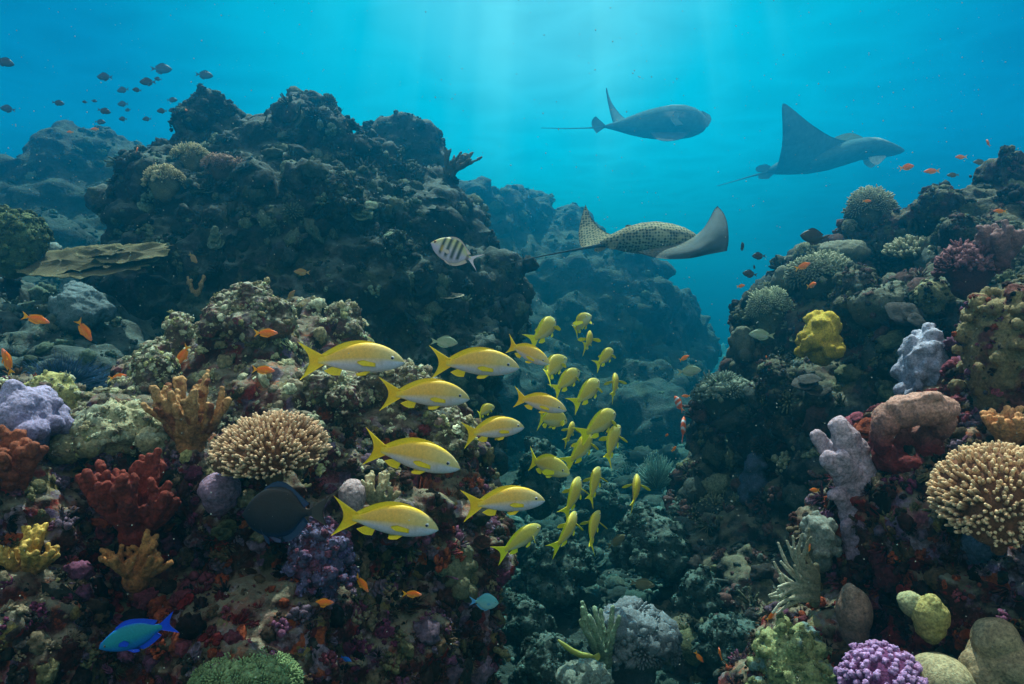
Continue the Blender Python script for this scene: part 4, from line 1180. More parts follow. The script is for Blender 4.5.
# --- the floor of the gap
lobed('boulder_coral', 548, 690, 74, 52, 'brown round boulder coral at the bottom edge left of centre', (0.07, 0.06, 0.055), (0.22, 0.21, 0.18), 14, (0.25, 0.4), seed=80, depth=2.6, rock=M_BED, crust=(PAL_FLOOR, 0.07))
clumped('cauliflower_coral', 634, 668, 92, 66, 'pale grey-violet cauliflower coral on the gap floor at the bottom', (0.05, 0.065, 0.075), (0.17, 0.21, 0.24), 70, 81, depth=2.7, kinds=('nod', 'bush', 'ball'))
branching('finger_coral', 606, 664, 44, 62, 3.4, 'pale green upright finger coral left of the grey-violet cauliflower coral', (0.08, 0.13, 0.09), (0.26, 0.36, 0.24), 8, 82, 0.55, 1, depth=2.55)
clumped('cauliflower_coral', 584, 700, 64, 40, 'pale low knobbly coral at the bottom edge between the brown boulder and the green fingers', (0.06, 0.085, 0.075), (0.17, 0.22, 0.19), 34, 83, depth=2.3, kinds=('nod', 'ball'))
lobed('boulder_coral', 655, 560, 84, 50, 'large dark domed coral with pale rim in the middle of the gap floor', (0.03, 0.045, 0.045), (0.15, 0.2, 0.19), 20, (0.2, 0.38), seed=84, depth=3.9, sub_lumps=3, rock=M_BED, crust=(PAL_FLOOR, 0.07))
lobed('boulder_coral', 700, 606, 50, 34, 'greenish knobbly coral head at the foot of the right slope', (0.05, 0.08, 0.05), (0.18, 0.27, 0.18), 16, (0.2, 0.36), seed=85, depth=3.3, sub_lumps=2, rock=M_BED, crust=(PAL_FLOOR, 0.07))
lobed('boulder_coral', 560, 590, 84, 52, 'teal lumpy coral bank at the left side of the gap floor', (0.04, 0.06, 0.06), (0.14, 0.21, 0.2), 30, (0.14, 0.3), seed=86, depth=4.2, sub_lumps=3, rock=M_BED, crust=(PAL_FLOOR, 0.07))
lobed('boulder_coral', 528, 646, 62, 46, 'small teal coral mound against the near reef wall on the gap floor', (0.04, 0.06, 0.06), (0.13, 0.19, 0.18), 22, (0.16, 0.3), seed=87, depth=3.2, sub_lumps=3, rock=M_BED, crust=(PAL_FLOOR, 0.07))
lobed('boulder_coral', 600, 520, 72, 36, 'faint blue-green coral hump farther back on the gap floor', (0.05, 0.07, 0.07), (0.15, 0.21, 0.2), 22, (0.16, 0.3), seed=88, depth=6.0, sub_lumps=2, rock=M_BED, crust=(PAL_FLOOR, 0.07))
lobed('boulder_coral', 740, 660, 90, 40, 'dim coral mound at the foot of the right slope near the bottom', (0.03, 0.05, 0.05), (0.11, 0.16, 0.16), 26, (0.16, 0.3), seed=89, depth=2.9, sub_lumps=2, rock=M_BED, crust=(PAL_FLOOR, 0.07))
lobed('boulder_coral', 690, 540, 60, 44, 'blue-green coral hump beside the large dark domed coral', (0.04, 0.06, 0.06), (0.13, 0.19, 0.18), 22, (0.16, 0.3), seed=90, depth=4.4, sub_lumps=3, rock=M_BED, crust=(PAL_FLOOR, 0.07))
lobed('boulder_coral', 540, 500, 60, 60, 'pale spotted coral boulder at the corner where the near wall meets the gap', (0.05, 0.07, 0.07), (0.2, 0.27, 0.25), 22, (0.16, 0.3), seed=91, depth=5.2, sub_lumps=3, rock=M_BED, crust=(PAL_FLOOR, 0.07))

# ------------------------------------------------------------------ fish
def loft(sections):
    """sections: list of (n,3) rings, first and last closed"""
    n = len(sections[0]); V = np.concatenate(sections + [sections[0].mean(0)[None], sections[-1].mean(0)[None]])
    f = []
    for i in range(len(sections) - 1):
        for q in range(n):
            j = (q + 1) % n
            f += [(i * n + q, i * n + n + j, i * n + j), (i * n + q, i * n + n + q, i * n + n + j)]
    a = len(V) - 2; b_ = len(V) - 1; l = (len(sections) - 1) * n
    for q in range(n):
        j = (q + 1) % n
        f += [(a, q, j), (b_, l + j, l + q)]
    return V, np.array(f)

def fin_plate(outline_xz, thick, y0=0.0, sub=7):
    """a thin solid fin: outline triangulated as a fan of strips between its root edge and outer edge
    outline_xz: two polylines (root, outer) with the same number of points"""
    a, b_ = np.array(outline_xz[0], float), np.array(outline_xz[1], float)
    def rs(c, m_=11):
        x = np.linspace(0, len(c) - 1, m_); xi = np.arange(len(c))
        if len(c) == 2: return np.column_stack([np.interp(x, xi, c[:, k]) for k in (0, 1)])
        return np.column_stack([interp(np.column_stack([xi, c[:, k]]), x) for k in (0, 1)])
    two = len(b_) == 2
    a, b_ = rs(a), rs(b_)
    if two:      # rounded free edge
        t_ = np.linspace(-1, 1, 11)[:, None]; mid = (a - b_).mean(0)
        b_ = b_ + mid[None] * 0.35 * t_ ** 2
    n = len(a); V = []; f = []
    for side in (-1, 1):
        for k in range(sub):
            t = k / (sub - 1)
            q = a * (1 - t) + b_ * t
            th = thick * (1 - 0.75 * t)
            V.append(np.column_stack([q[:, 0], np.full(n, y0 + side * th * 0.5), q[:, 1]]))
    V = np.concatenate(V)
    for s in (0, 1):
        for k in range(sub - 1):
            for i in range(n - 1):
                p = (s * sub + k) * n + i
                if s: f += [(p, p + 1, p + n + 1), (p, p + n + 1, p + n)]
                else: f += [(p, p + n + 1, p + 1), (p, p + n, p + n + 1)]
    off = sub * n
    for i in range(n - 1):
        for base in (0, (sub - 1) * n):
            f += [(base + i, base + i + 1, off + base + i + 1), (base + i, off + base + i + 1, off + base + i)]
    for k in range(sub - 1):
        for base in (0, n - 1):
            p = k * n + base
            f += [(p, p + n, off + p + n), (p, off + p + n, off + p)]
    return V, np.array(f)

def bend_verts(v, bend):
    if bend == 0: return v
    v = v.copy()
    t = np.clip(0.62 - v[:, 0], 0, None)
    v[:, 1] += bend * t ** 2
    t2 = np.clip(v[:, 0] - 0.62, 0, None)
    v[:, 1] += bend * 0.5 * t2 ** 2
    return v

SPECIES = {}
def species(key, top, bot, width, tail, dorsal, anal, pelvic, pectoral, body_col, fin_col, tail_col, eye=(0.93, 0.02, 0.016), eye_col=(0.01, 0.01, 0.015), ring=(0.5, 0.5, 0.45), bumps=True):
    SPECIES[key] = dict(top=top, bot=bot, width=width, tail=tail, dorsal=dorsal, anal=anal, pelvic=pelvic, pectoral=pectoral, body_col=body_col, fin_col=fin_col, tail_col=tail_col, eye=eye, eye_col=eye_col, ring=ring)

def interp(curve, x):
    c = np.array(curve, float)
    # smooth interpolation (cosine-ish through cubic hermite)
    xs, ys = c[:, 0], c[:, 1]
    m = np.gradient(ys, xs)
    i = np.clip(np.searchsorted(xs, x) - 1, 0, len(xs) - 2)
    h = xs[i + 1] - xs[i]; t = np.clip((x - xs[i]) / h, 0, 1)
    h00 = 2 * t ** 3 - 3 * t ** 2 + 1; h10 = t ** 3 - 2 * t ** 2 + t; h01 = -2 * t ** 3 + 3 * t ** 2; h11 = t ** 3 - t ** 2
    return h00 * ys[i] + h10 * h * m[i] + h01 * ys[i + 1] + h11 * h * m[i + 1]

_fish_mesh = {}
def fish_meshes(key, bend):
    if (key, bend) in _fish_mesh: return _fish_mesh[(key, bend)]
    s = SPECIES[key]; P = []
    x0, x1 = s['top'][0][0], s['top'][-1][0]
    n = 56; seg = 22
    xs = x0 + (x1 - x0) * (1 - np.cos(np.linspace(0, math.pi, n))) / 2
    rings = []
    a = np.arange(seg) / seg * 6.28319
    for x in xs:
        zt, zb, w_ = float(interp(s['top'], x)), float(interp(s['bot'], x)), float(interp(s['width'], x))
        h = max((zt - zb) / 2, 0.003); zc = (zt + zb) / 2; w_ = max(w_, 0.003)
        ca, sa = np.cos(a), np.sin(a)
        yy = np.sign(ca) * np.abs(ca) ** 0.9 * w_ * (1 - 0.25 * np.clip(sa, 0, 1))
        rings.append(np.column_stack([np.full(seg, x), yy, zc + sa * h]))
    V, Fc = loft(rings)
    V = bend_verts(V, bend)
    mb = MB()
    zt = interp(s['top'], V[:, 0]); zb = interp(s['bot'], V[:, 0])
    tz = np.clip((V[:, 2] - zb) / np.maximum(zt - zb, 1e-4), 0, 1)
    mb.add(V, Fc, s['body_col'](V[:, 0], tz, V))
    P.append(('body', mb.mesh('body'), M_FISH, None))
    def fin(name, outl, th, y0, colf, rot=None):
        v, f = fin_plate(outl, th, 0.0)
        if rot is not None:
            piv = np.array([outl[0][0][0], 0, outl[0][0][1]])
            v = (v - piv) @ rot.T + piv
        v[:, 1] += y0
        c = colf(v) if callable(colf) else colf
        v = bend_verts(v, bend)
        m_ = MB(); m_.add(v, f, c)
        P.append((name, m_.mesh(name), M_FIN, None))
    fin('tail_fin', s['tail'], 0.012, 0, s['tail_col'])
    if s['dorsal']: fin('dorsal_fin', s['dorsal'], 0.010, 0, s['fin_col'])
    if s['anal']: fin('anal_fin', s['anal'], 0.010, 0, s['fin_col'])
    for nm, key2 in (('pelvic_fin', 'pelvic'), ('pectoral_fin', 'pectoral')):
        if s[key2]:
            ox = s[key2][0][0][0]
            w_ = float(interp(s['width'], ox))
            for sd_ in (-1, 1):
                ang = (s.get('flare', 0.14) if nm == 'pectoral_fin' else 0.5) * sd_
                if nm == 'pectoral_fin':
                    Rm = np.array([[math.cos(ang), math.sin(ang), 0], [-math.sin(ang), math.cos(ang), 0], [0, 0, 1.0]])
                    yy = sd_ * w_ * 0.9
                else:
                    Rm = np.array([[1, 0, 0], [0, math.cos(ang), -math.sin(ang)], [0, math.sin(ang), math.cos(ang)]])
                    yy = sd_ * w_ * 0.35
                fin(nm, s[key2], 0.006, yy, s['fin_col'], Rm)
    ex, ez, er = s['eye']
    w_ = float(interp(s['width'], ex)) 
    for sd_ in (-1, 1):
        tv, tf = ICO[2]
        c_ = np.array([ex, sd_ * w_ * 0.82, ez])
        v = tv * np.array([er, er * 0.55, er]) + c_
        m_ = MB(); m_.add(bend_verts(v, bend), tf, s['ring'])
        eye_me = m_.mesh('eye')
        v2 = tv * np.array([er * 0.62, er * 0.4, er * 0.62]) + c_ + np.array([0, sd_ * er * 0.32, 0])
        m2 = MB(); m2.add(bend_verts(v2, bend), tf, s['eye_col'])
        P.append(('eye', eye_me, M_FIN, [('pupil', m2.mesh('pupil'), M_FIN)]))
    for _, me, mt, subs in P:
        me.materials.append(mt)
        for q in (subs or []): q[1].materials.append(q[2])
    _fish_mesh[(key, bend)] = P
    return P

def fish(key, px, py, L_px, depth, label, yaw=0, pitch=0, roll=0, bend=0.0, name='fish', cat_='fish', group=None, parts=True):
    """nose along +X; yaw turns it (180 = facing left, 90 = facing away). L_px: its length if it were seen side-on"""
    P = fish_meshes(key, bend)
    L = L_px * depth / F
    root = empty(name, at(px, py, depth))
    rot = Matrix.Rotation(R(yaw), 4, 'Z') @ Matrix.Rotation(R(-pitch), 4, 'Y') @ Matrix.Rotation(R(roll), 4, 'X')
    root.rotation_euler = rot.to_euler()
    root.scale = (L, L, L)
    # the middle of the body sits on the point
    off = rot.to_3x3() @ Vector((0.5 * L, 0, 0))
    root.location = Vector(at(px, py, depth)) - off
    tag(root, label, cat_, group)
    for nm, me, mt, subs in P:
        if not parts and nm in ('eye', 'pelvic_fin', 'pectoral_fin'): continue
        ob = bpy.data.objects.new(nm, me); COL.objects.link(ob); ob.parent = root
        for sn, sm, smt in (subs or []):
            so = bpy.data.objects.new(sn, sm); COL.objects.link(so); so.parent = ob
    return root

def tri_mix(c1, c2, t): return np.array(c1)[None] * (1 - t[:, None]) + np.array(c2)[None] * t[:, None]
def sstep(a, b_, x): t = np.clip((x - a) / (b_ - a), 0, 1); return t * t * (3 - 2 * t)

YEL, GOLD, LAV = (0.95, 0.62, 0.01), (0.82, 0.46, 0.09), (0.64, 0.54, 0.64)
def snap_body(x, tz, V):
    up = tri_mix(GOLD, (0.62, 0.50, 0.22), sstep(0.55, 0.95, x))
    belly = tri_mix(LAV, (0.55, 0.58, 0.75), sstep(0.7, 0.98, x))
    c = belly * (1 - sstep(0.34, 0.50, tz))[:, None] + up * sstep(0.34, 0.50, tz)[:, None]
    st = np.exp(-((tz - 0.40) / 0.05) ** 2) * (1 - sstep(0.72, 0.85, x))
    c = c * (1 - 0.7 * st[:, None]) + np.array([0.95, 0.55, 0.02]) * 0.7 * st[:, None]
    ed = sstep(0.90, 0.99, tz) * (1 - sstep(0.8, 0.92, x))
    c = c * (1 - ed[:, None]) + np.array(YEL) * ed[:, None]
    tl = 1 - sstep(0.20, 0.34, x)
    c = c * (1 - 0.8 * tl[:, None]) + np.array(YEL) * 0.8 * tl[:, None]
    gill = np.exp(-((x - 0.765 - 0.03 * np.sin(tz * 3)) / 0.008) ** 2) * sstep(0.15, 0.3, tz) * (1 - sstep(0.6, 0.75, tz))
    return c * (1 - 0.25 * gill[:, None])
species('snapper',
    [(0.20, 0.030), (0.28, 0.045), (0.38, 0.095), (0.50, 0.145), (0.62, 0.165), (0.74, 0.155), (0.86, 0.110), (0.94, 0.055), (0.985, 0.005), (1.0, -0.02)],
    [(0.20, -0.035), (0.28, -0.050), (0.38, -0.078), (0.50, -0.105), (0.62, -0.118), (0.74, -0.118), (0.86, -0.098), (0.94, -0.072), (0.985, -0.045), (1.0, -0.03)],
    [(0.20, 0.010), (0.30, 0.022), (0.45, 0.050), (0.60, 0.068), (0.75, 0.070), (0.87, 0.055), (0.95, 0.032), (1.0, 0.006)],
    ([(0.26, -0.038), (0.24, -0.018), (0.235, 0.0), (0.24, 0.018), (0.26, 0.036)], [(0.03, -0.19), (0.095, -0.085), (0.118, 0.0), (0.085, 0.085), (0.0, 0.18)]),
    ([(0.26, 0.035), (0.36, 0.08), (0.48, 0.13), (0.60, 0.155), (0.72, 0.15)], [(0.23, 0.055), (0.31, 0.108), (0.44, 0.168), (0.58, 0.188), (0.72, 0.168)]),
    ([(0.42, -0.085), (0.38, -0.075), (0.33, -0.062)], [(0.40, -0.145), (0.32, -0.14), (0.25, -0.10)]),
    ([(0.68, -0.112), (0.63, -0.112)], [(0.60, -0.165), (0.52, -0.145)]),
    ([(0.73, -0.035), (0.73, -0.07)], [(0.56, 0.0), (0.56, -0.055)]),
    snap_body, (0.92, 0.62, 0.01), lambda v: tri_mix((0.95, 0.68, 0.01), (0.95, 0.52, 0.01), np.exp(-((v[:, 2]) / 0.09) ** 2)), eye=(0.885, 0.012, 0.022), eye_col=(0.01, 0.012, 0.06), ring=(0.5, 0.5, 0.55))

def small_body(x, tz, V):
    c = snap_body(x, tz, V) * 0.45 + np.array([0.32, 0.40, 0.07]) * 0.55
    return c
SPECIES['snapper_small'] = dict(SPECIES['snapper'], flare=0.95, pectoral=([(0.73, -0.02), (0.73, -0.07)], [(0.50, 0.03), (0.50, -0.07)]), body_col=small_body, fin_col=(0.72, 0.70, 0.02), tail_col=(0.78, 0.74, 0.02))

def flat_body(c_top, c_bot, face=None):
    def f(x, tz, V):
        c = tri_mix(c_bot, c_top, sstep(0.15, 0.8, tz))
        if face is not None:
            t = sstep(0.80, 0.97, x); c = c * (1 - t[:, None]) + np.array(face) * t[:, None]
        return c * (0.9 + 0.2 * fbm(V * 30, 2))[:, None]
    return f
def oval(key, ht, hb, w_, body, fin, tailc, tail_h=0.15, x0=0.2, dors=0.06, peak=0.62, eye=(0.88, 0.03, 0.022), ring=(0.3, 0.3, 0.25), fork=0.08, anal_big=True, nose=0.0):
    top = [(x0, 0.035), (x0 + 0.08, 0.05), (0.42, ht * 0.78), (peak, ht), (0.80, ht * 0.80), (0.92, ht * 0.42), (0.98, 0.03 + nose), (1.0, nose)]
    bot = [(x0, -0.035), (x0 + 0.08, -0.05), (0.42, -hb * 0.78), (peak, -hb), (0.80, -hb * 0.80), (0.92, -hb * 0.45), (0.98, -0.03 + nose), (1.0, -0.012 + nose)]
    wd = [(x0, 0.008), (0.3, 0.02), (0.5, w_ * 0.9), (0.7, w_), (0.88, w_ * 0.8), (1.0, 0.006)]
    tail = ([(x0 + 0.03, -0.032), (x0 + 0.02, 0.0), (x0 + 0.03, 0.032)], [(0.02, -tail_h), (0.02 + fork, 0.0), (0.0, tail_h)])
    tx = [x0 + 0.09, 0.40, 0.52, 0.64, 0.76]
    dr = ([(x, float(interp(top, x)) - 0.008) for x in tx], [(tx[0] - 0.06, float(interp(top, tx[0])) + dors * 0.7), (0.36, float(interp(top, 0.36)) + dors * 1.2), (0.50, float(interp(top, 0.5)) + dors), (0.63, float(interp(top, 0.63)) + dors), (0.74, float(interp(top, 0.74)) + dors * 0.4)])
    tx = [x0 + 0.09, 0.38, 0.48, 0.56] if anal_big else [x0 + 0.09, 0.36, 0.42]
    an = ([(x, float(interp(bot, x)) + 0.008) for x in tx], [(x - 0.05, float(interp(bot, x)) - dors) for x in tx])
    species(key, top, bot, wd, tail, dr, an, ([(0.68, -hb * 0.93), (0.63, -hb * 0.95)], [(0.56, -hb - dors * 1.3), (0.50, -hb - dors * 0.8)]),
        ([(0.74, -0.02), (0.74, -0.055)], [(0.60, -0.005), (0.60, -0.085)]), body, fin, tailc, eye, (0.01, 0.01, 0.01), ring)

oval('anthias', 0.145, 0.135, 0.065, flat_body((0.95, 0.17, 0.015), (0.92, 0.26, 0.05), (0.90, 0.22, 0.12)), (0.95, 0.32, 0.015), (0.95, 0.40, 0.015), 0.17, dors=0.05, ring=(0.5, 0.3, 0.4))
oval('damsel', 0.23, 0.21, 0.08, flat_body((0.035, 0.035, 0.03), (0.05, 0.055, 0.05)), (0.03, 0.03, 0.03), (0.04, 0.04, 0.04), 0.14, dors=0.06)
oval('drab', 0.16, 0.15, 0.07, flat_body((0.10, 0.10, 0.05), (0.16, 0.16, 0.10)), (0.10, 0.11, 0.06), (0.12, 0.12, 0.06), 0.13)
oval('palegreen', 0.20, 0.17, 0.08, flat_body((0.22, 0.30, 0.20), (0.36, 0.42, 0.36)), (0.24, 0.34, 0.24), (0.30, 0.38, 0.26), 0.13, dors=0.04)
oval('brown', 0.15, 0.15, 0.06, flat_body((0.24, 0.13, 0.05), (0.32, 0.22, 0.10)), (0.3, 0.2, 0.06), (0.34, 0.24, 0.08), 0.14)
oval('paleblue', 0.27, 0.24, 0.07, flat_body((0.10, 0.36, 0.42), (0.22, 0.42, 0.46)), (0.08, 0.30, 0.50), (0.08, 0.30, 0.62), 0.15, dors=0.035)
oval('royal', 0.16, 0.14, 0.06, flat_body((0.02, 0.15, 0.6), (0.03, 0.25, 0.6)), (0.02, 0.12, 0.7), (0.02, 0.12, 0.7), 0.14)
oval('green', 0.17, 0.15, 0.06, flat_body((0.35, 0.42, 0.06), (0.5, 0.5, 0.2)), (0.5, 0.5, 0.05), (0.5, 0.55, 0.05), 0.14)

# emerald fish with blue fins (facing left in the photograph)
def emer(x, tz, V):
    c = tri_mix((0.01, 0.13, 0.45), (0.012, 0.21, 0.27), sstep(0.1, 0.5, tz))
    t = sstep(0.86, 0.99, x); c = c * (1 - t[:, None]) + np.array([0.015, 0.16, 0.45]) * t[:, None]
    e = sstep(0.93, 1.0, tz); return c * (1 - e[:, None]) + np.array([0.01, 0.08, 0.6]) * e[:, None]
oval('emerald', 0.155, 0.145, 0.065, emer, (0.008, 0.06, 0.62), (0.008, 0.06, 0.68), 0.135, dors=0.045, eye=(0.90, 0.0, 0.018), ring=(0.35, 0.2, 0.1), peak=0.58)
# striped sergeant
def serg(x, tz, V):
    c = tri_mix((0.50, 0.46, 0.66), (0.52, 0.52, 0.26), sstep(0.3, 0.9, tz))
    s_ = x + 0.0 * tz
    for xc in (0.775, 0.66, 0.545, 0.435):
        m_ = np.exp(-((s_ - xc) / 0.030) ** 4) * sstep(0.08, 0.2, tz)
        c = c * (1 - m_[:, None]) + np.array([0.03, 0.05, 0.05]) * m_[:, None]
    m_ = np.exp(-((x - 0.27) / 0.03) ** 4) * 0.8
    c = c * (1 - m_[:, None]) + np.array([0.12, 0.08, 0.06]) * m_[:, None]
    m_ = np.exp(-(((x - 0.76) / 0.035) ** 2 + ((tz - 0.42) / 0.09) ** 2) * 1.2)
    return c * (1 - m_[:, None]) + np.array([0.9, 0.55, 0.02]) * m_[:, None]
oval('sergeant', 0.235, 0.215, 0.075, serg, (0.55, 0.45, 0.42), (0.68, 0.60, 0.72), 0.17, dors=0.035, eye=(0.93, 0.045, 0.026), ring=(0.45, 0.12, 0.04), fork=0.13)
# dark surgeonfish
def surg(x, tz, V):
    c = tri_mix((0.010, 0.013, 0.026), (0.018, 0.016, 0.018), sstep(0.1, 0.8, tz))
    e = 1 - sstep(0.0, 0.12, tz); c = c + e[:, None] * np.array([0.0, 0.02, 0.07])
    return c * (0.85 + 0.3 * fbm(V * 25, 2))[:, None]
oval('surgeon', 0.30, 0.27, 0.08, surg, (0.010, 0.028, 0.08), (0.035, 0.028, 0.028), 0.17, dors=0.055, eye=(0.90, 0.05, 0.012), ring=(0.05, 0.05, 0.05), fork=0.05, peak=0.60)
SPECIES['surgeon'].update(flare=0.7, pectoral=([(0.76, -0.16), (0.72, -0.21)], [(0.60, -0.33), (0.54, -0.30)]))
# orange, white-barred anemonefish
def clown(x, tz, V):
    c = np.tile(np.array([0.75, 0.13, 0.04]), (len(x), 1))
    for xc, w_ in ((0.76, 0.05), (0.50, 0.045)):
        m_ = np.exp(-((x - xc) / w_) ** 4); c = c * (1 - m_[:, None]) + np.array([0.65, 0.75, 0.85]) * m_[:, None]
    return c
oval('clown', 0.21, 0.20, 0.08, clown, (0.75, 0.14, 0.04), (0.8, 0.2, 0.05), 0.13, dors=0.05)

SN = 'yellow fish of the school'
sn = [  # px, py, length px, depth, yaw, pitch, bend, label
 (351, 360, 106, 1.85, 8, 0, 0.0, 'uppermost left large yellow fish of the school, seen side-on'),
 (473, 364, 93, 2.05, -6, -2, 0.15, 'large yellow fish right of the uppermost left one, level with it'),
 (424, 395, 92, 2.10, 10, -3, 0.0, 'large yellow fish just below and between the two topmost ones'),
 (410, 456, 104, 1.80, -8, -10, 0.15, 'large yellow fish in the middle of the left column, nose slightly down'),
 (385, 521, 108, 1.70, 6, -8, 0.0, 'lowest large yellow fish at left, above the purple-blue crusting coral'),
 (492, 430, 72, 2.20, 28, 4, -0.2, 'large yellow fish whose nose is raised, in the middle column'),
 (503, 502, 86, 2.05, 12, 2, 0.0, 'large yellow fish in front of the dark gap, below the middle column'),
 (526, 353, 56, 2.35, -30, -20, 0.3, 'yellow fish diving nose down at the top of the school'),
 (538, 403, 60, 2.35, -22, -10, 0.3, 'yellow fish right of the second row with a rounded back'),
 (546, 466, 50, 2.5, -40, -10, 0.4, 'small stout yellow fish turned half towards the viewer in the middle right'),
 (520, 541, 62, 2.2, 40, 22, 0.3, 'yellow fish climbing at the bottom of the school'),
 (568, 532, 58, 2.2, 62, 34, 0.5, 'steeply climbing yellow fish at the bottom right of the school'),
 (545, 331, 46, 2.6, 70, 35, 0.4, 'small yellow fish seen from behind at the top of the school'),
 (552, 368, 44, 2.7, 60, 30, -0.5, 'small yellow fish turning away below the diving one'),
 (580, 324, 36, 2.9, -75, 30, 0.3, 'topmost greenish yellow fish at right with its back arched'),
 (589, 341, 34, 3.0, 100, 30, 0.3, 'greenish yellow fish just below the topmost one at right'),
 (605, 358, 32, 3.1, 60, 35, 0.2, 'little greenish fish at the right of the upper group'),
 (567, 381, 40, 2.8, 50, 35, 0.2, 'little yellow fish with open tail left of the paired fish'),
 (588, 393, 44, 2.6, 58, 38, 0.4, 'yellow fish with bright tail, nose up, in the right part'),
 (615, 386, 34, 3.0, 100, 50, 0.2, 'rightmost little yellow fish of the upper group'),
 (550, 419, 46, 2.55, 55, -8, -0.3, 'greenish fish tucked behind the rounded-back one'),
 (570, 433, 30, 3.0, 85, 45, 0.2, 'tiny bright yellow fish in the centre of the school'),
 (600, 425, 52, 2.6, 52, 30, 0.4, 'greenish yellow fish climbing at the right side of the school'),
 (582, 450, 48, 2.6, 66, 42, 0.5, 'yellow fish with broad tail below the climbing greenish one'),
 (611, 444, 48, 2.6, 72, 50, -0.2, 'rightmost steep fish in the middle with spread fins'),
 (574, 497, 46, 2.4, 78, 55, 0.3, 'upright yellow fish with a side fin spread, lower middle'),
 (594, 485, 42, 2.6, 80, 55, 0.0, 'upright yellow fish right of the one with the spread side fin'),
 (636, 492, 42, 2.6, 95, 52, 0.2, 'lone upright yellow fish at the far right of the school'),
 (592, 530, 44, 2.4, 75, 55, -0.3, 'upright yellow fish beside the steeply climbing one at the bottom'),
 (484, 411, 26, 2.7, 55, 20, -0.5, 'small teal and yellow fish behind the middle column'),
]
for i, (px, py, L, d, yw, pt, bd_, lb) in enumerate(sn):
    small = i >= 7 and L < 56
    if small: L *= 1.05; yw *= 0.78; pt *= 0.9
    fo = fish('snapper_small' if i >= 9 else 'snapper', px, py, L, d, lb, yw, pt, (i * 37) % 13 - 6, bd_, 'snapper', 'fish', SN)
    if small: fo.scale = (fo.scale[0], fo.scale[1] * 1.3, fo.scale[2] * 1.32)

# anthias and other orange fish
an_ = [(36, 319, 26, 2.2, 12, -16, 'vivid orange fish at the upper left above the blue bush coral'),
 (84, 330, 26, 2.6, 50, -58, 'dull orange fish swimming down beside the blue bush coral'),
 (8, 362, 30, 2.0, -100, 65, 'orange fish standing upright at the left edge'),
 (183, 355, 24, 2.4, 190, -62, 'orange fish with nose down left of the wide maroon boulder'),
 (266, 333, 24, 2.2, 0, 0, 'orange fish facing right in front of the wide maroon boulder'),
 (263, 370, 24, 2.1, 0, -4, 'orange fish facing right above the cream domed coral'),
 (362, 583, 22, 1.9, -10, -52, 'orange fish diving on the dark wall below the school'),
 (322, 603, 24, 1.8, 0, 4, 'orange fish facing right low on the dark wall'),
 (412, 594, 20, 2.0, 0, -5, 'small orange fish right of the diving one on the dark wall'),
 (118, 377, 18, 2.6, 0, 12, 'reddish fish resting before the dusty cone-shaped boulder'),
 (803, 266, 18, 4.0, 10, 20, 'orange fish over the broad pale thicket of the right slope'),
 (812, 285, 16, 3.8, -80, 10, 'orange fish facing the viewer before the broad pale thicket'),
 (907, 167, 18, 4.2, 15, 12, 'orange fish in open water nearest the second manta'),
 (766, 357, 9, 3.8, 60, 0, 'tiny orange fish left of the mustard yellow coral'),
 (815, 490, 13, 2.1, 120, -10, 'orange fish peeking out beside the lavender sponge'),
 (808, 549, 12, 2.1, -30, 70, 'orange fish among the arms of the grey-green soft coral'),
 (771, 616, 14, 2.2, 20, 40, 'orange fish in the dark below the long-armed soft coral'),
 (699, 657, 13, 2.6, -20, -50, 'left of two orange fish at the bottom of the gap'),
 (720, 654, 13, 2.6, 100, 60, 'right of two orange fish at the bottom of the gap'),
 (684, 358, 12, 3.6, 10, 25, 'faint orange fish above the pale green fish in the gap'),
 (867, 201, 9, 4.2, 0, 0, 'tiny orange fish beside the skyline dome coral'),
 (932, 171, 15, 4.6, 160, 0, 'dull orange fish over the skyline, middle of three'),
 (961, 157, 12, 4.6, 180, 0, 'dull orange fish over the skyline, right of three'),
 (988, 143, 10, 4.6, 90, 60, 'small upright orange fish high above the skyline at right'),
 (1000, 211, 12, 3.2, 160, 5, 'pale orange fish above the dusky red finger coral'),
 (741, 286, 10, 4.0, 20, 10, 'tiny orange fish below the dark damsels'),
 (137, 150, 8, 4.6, 90, 60, 'tiny orange fish left of the pale tufts on the pinnacle'),
 (186, 110, 7, 4.8, 90, 10, 'tiny orange fish before the top of the pinnacle'),
 (95, 129, 9, 6.0, 180, 0, 'tiny faded orange fish before the far mound, right of two'),
 (70, 132, 7, 6.0, 180, 0, 'tiny faded orange fish before the far mound, left of two'),
 (686, 396, 9, 4.0, 180, 0, 'tiny orange fish between the pale green fish and the white-barred pair'),
 (667, 435, 8, 4.0, 60, 0, 'tiny orange fish left of the lower white-barred fish'),
 (674, 449, 9, 4.0, -60, 40, 'tiny orange fish under the lower white-barred fish'),
 (655, 635, 9, 2.8, 20, 0, 'tiny orange fish on top of the grey-violet cauliflower coral'),
 (680, 405, 0, 0, 0, 0, '')]
for t in an_:
    if t[2]: fish('anthias', t[0], t[1], t[2], t[3], t[6], t[4], t[5], 0, 0.2 if t[0] % 2 else -0.2, 'anthias', 'fish', 'orange reef fish', parts=t[2] > 10)
fish('clown', 679, 404, 20, 4.0, 'upper of two red fish with a white bar in the gap', 120, 50, 0, 0, 'anemonefish', 'fish', 'white-barred red fish', parts=False)
fish('clown', 683, 430, 30, 3.9, 'lower and larger of two red fish with a white bar in the gap', 70, 60, 0, 0, 'anemonefish', 'fish', 'white-barred red fish')
fish('sergeant', 456, 253, 54, 2.6, 'pale fish with four dark bars below the shoulder of the pinnacle', 180, 22, 0, 0.15, 'sergeant_fish')
fish('surgeon', 286, 513, 88, 1.42, 'dark oval surgeonfish with blue-edged fins under the cream domed coral', 180, -2, 8, 0.1, 'surgeonfish')
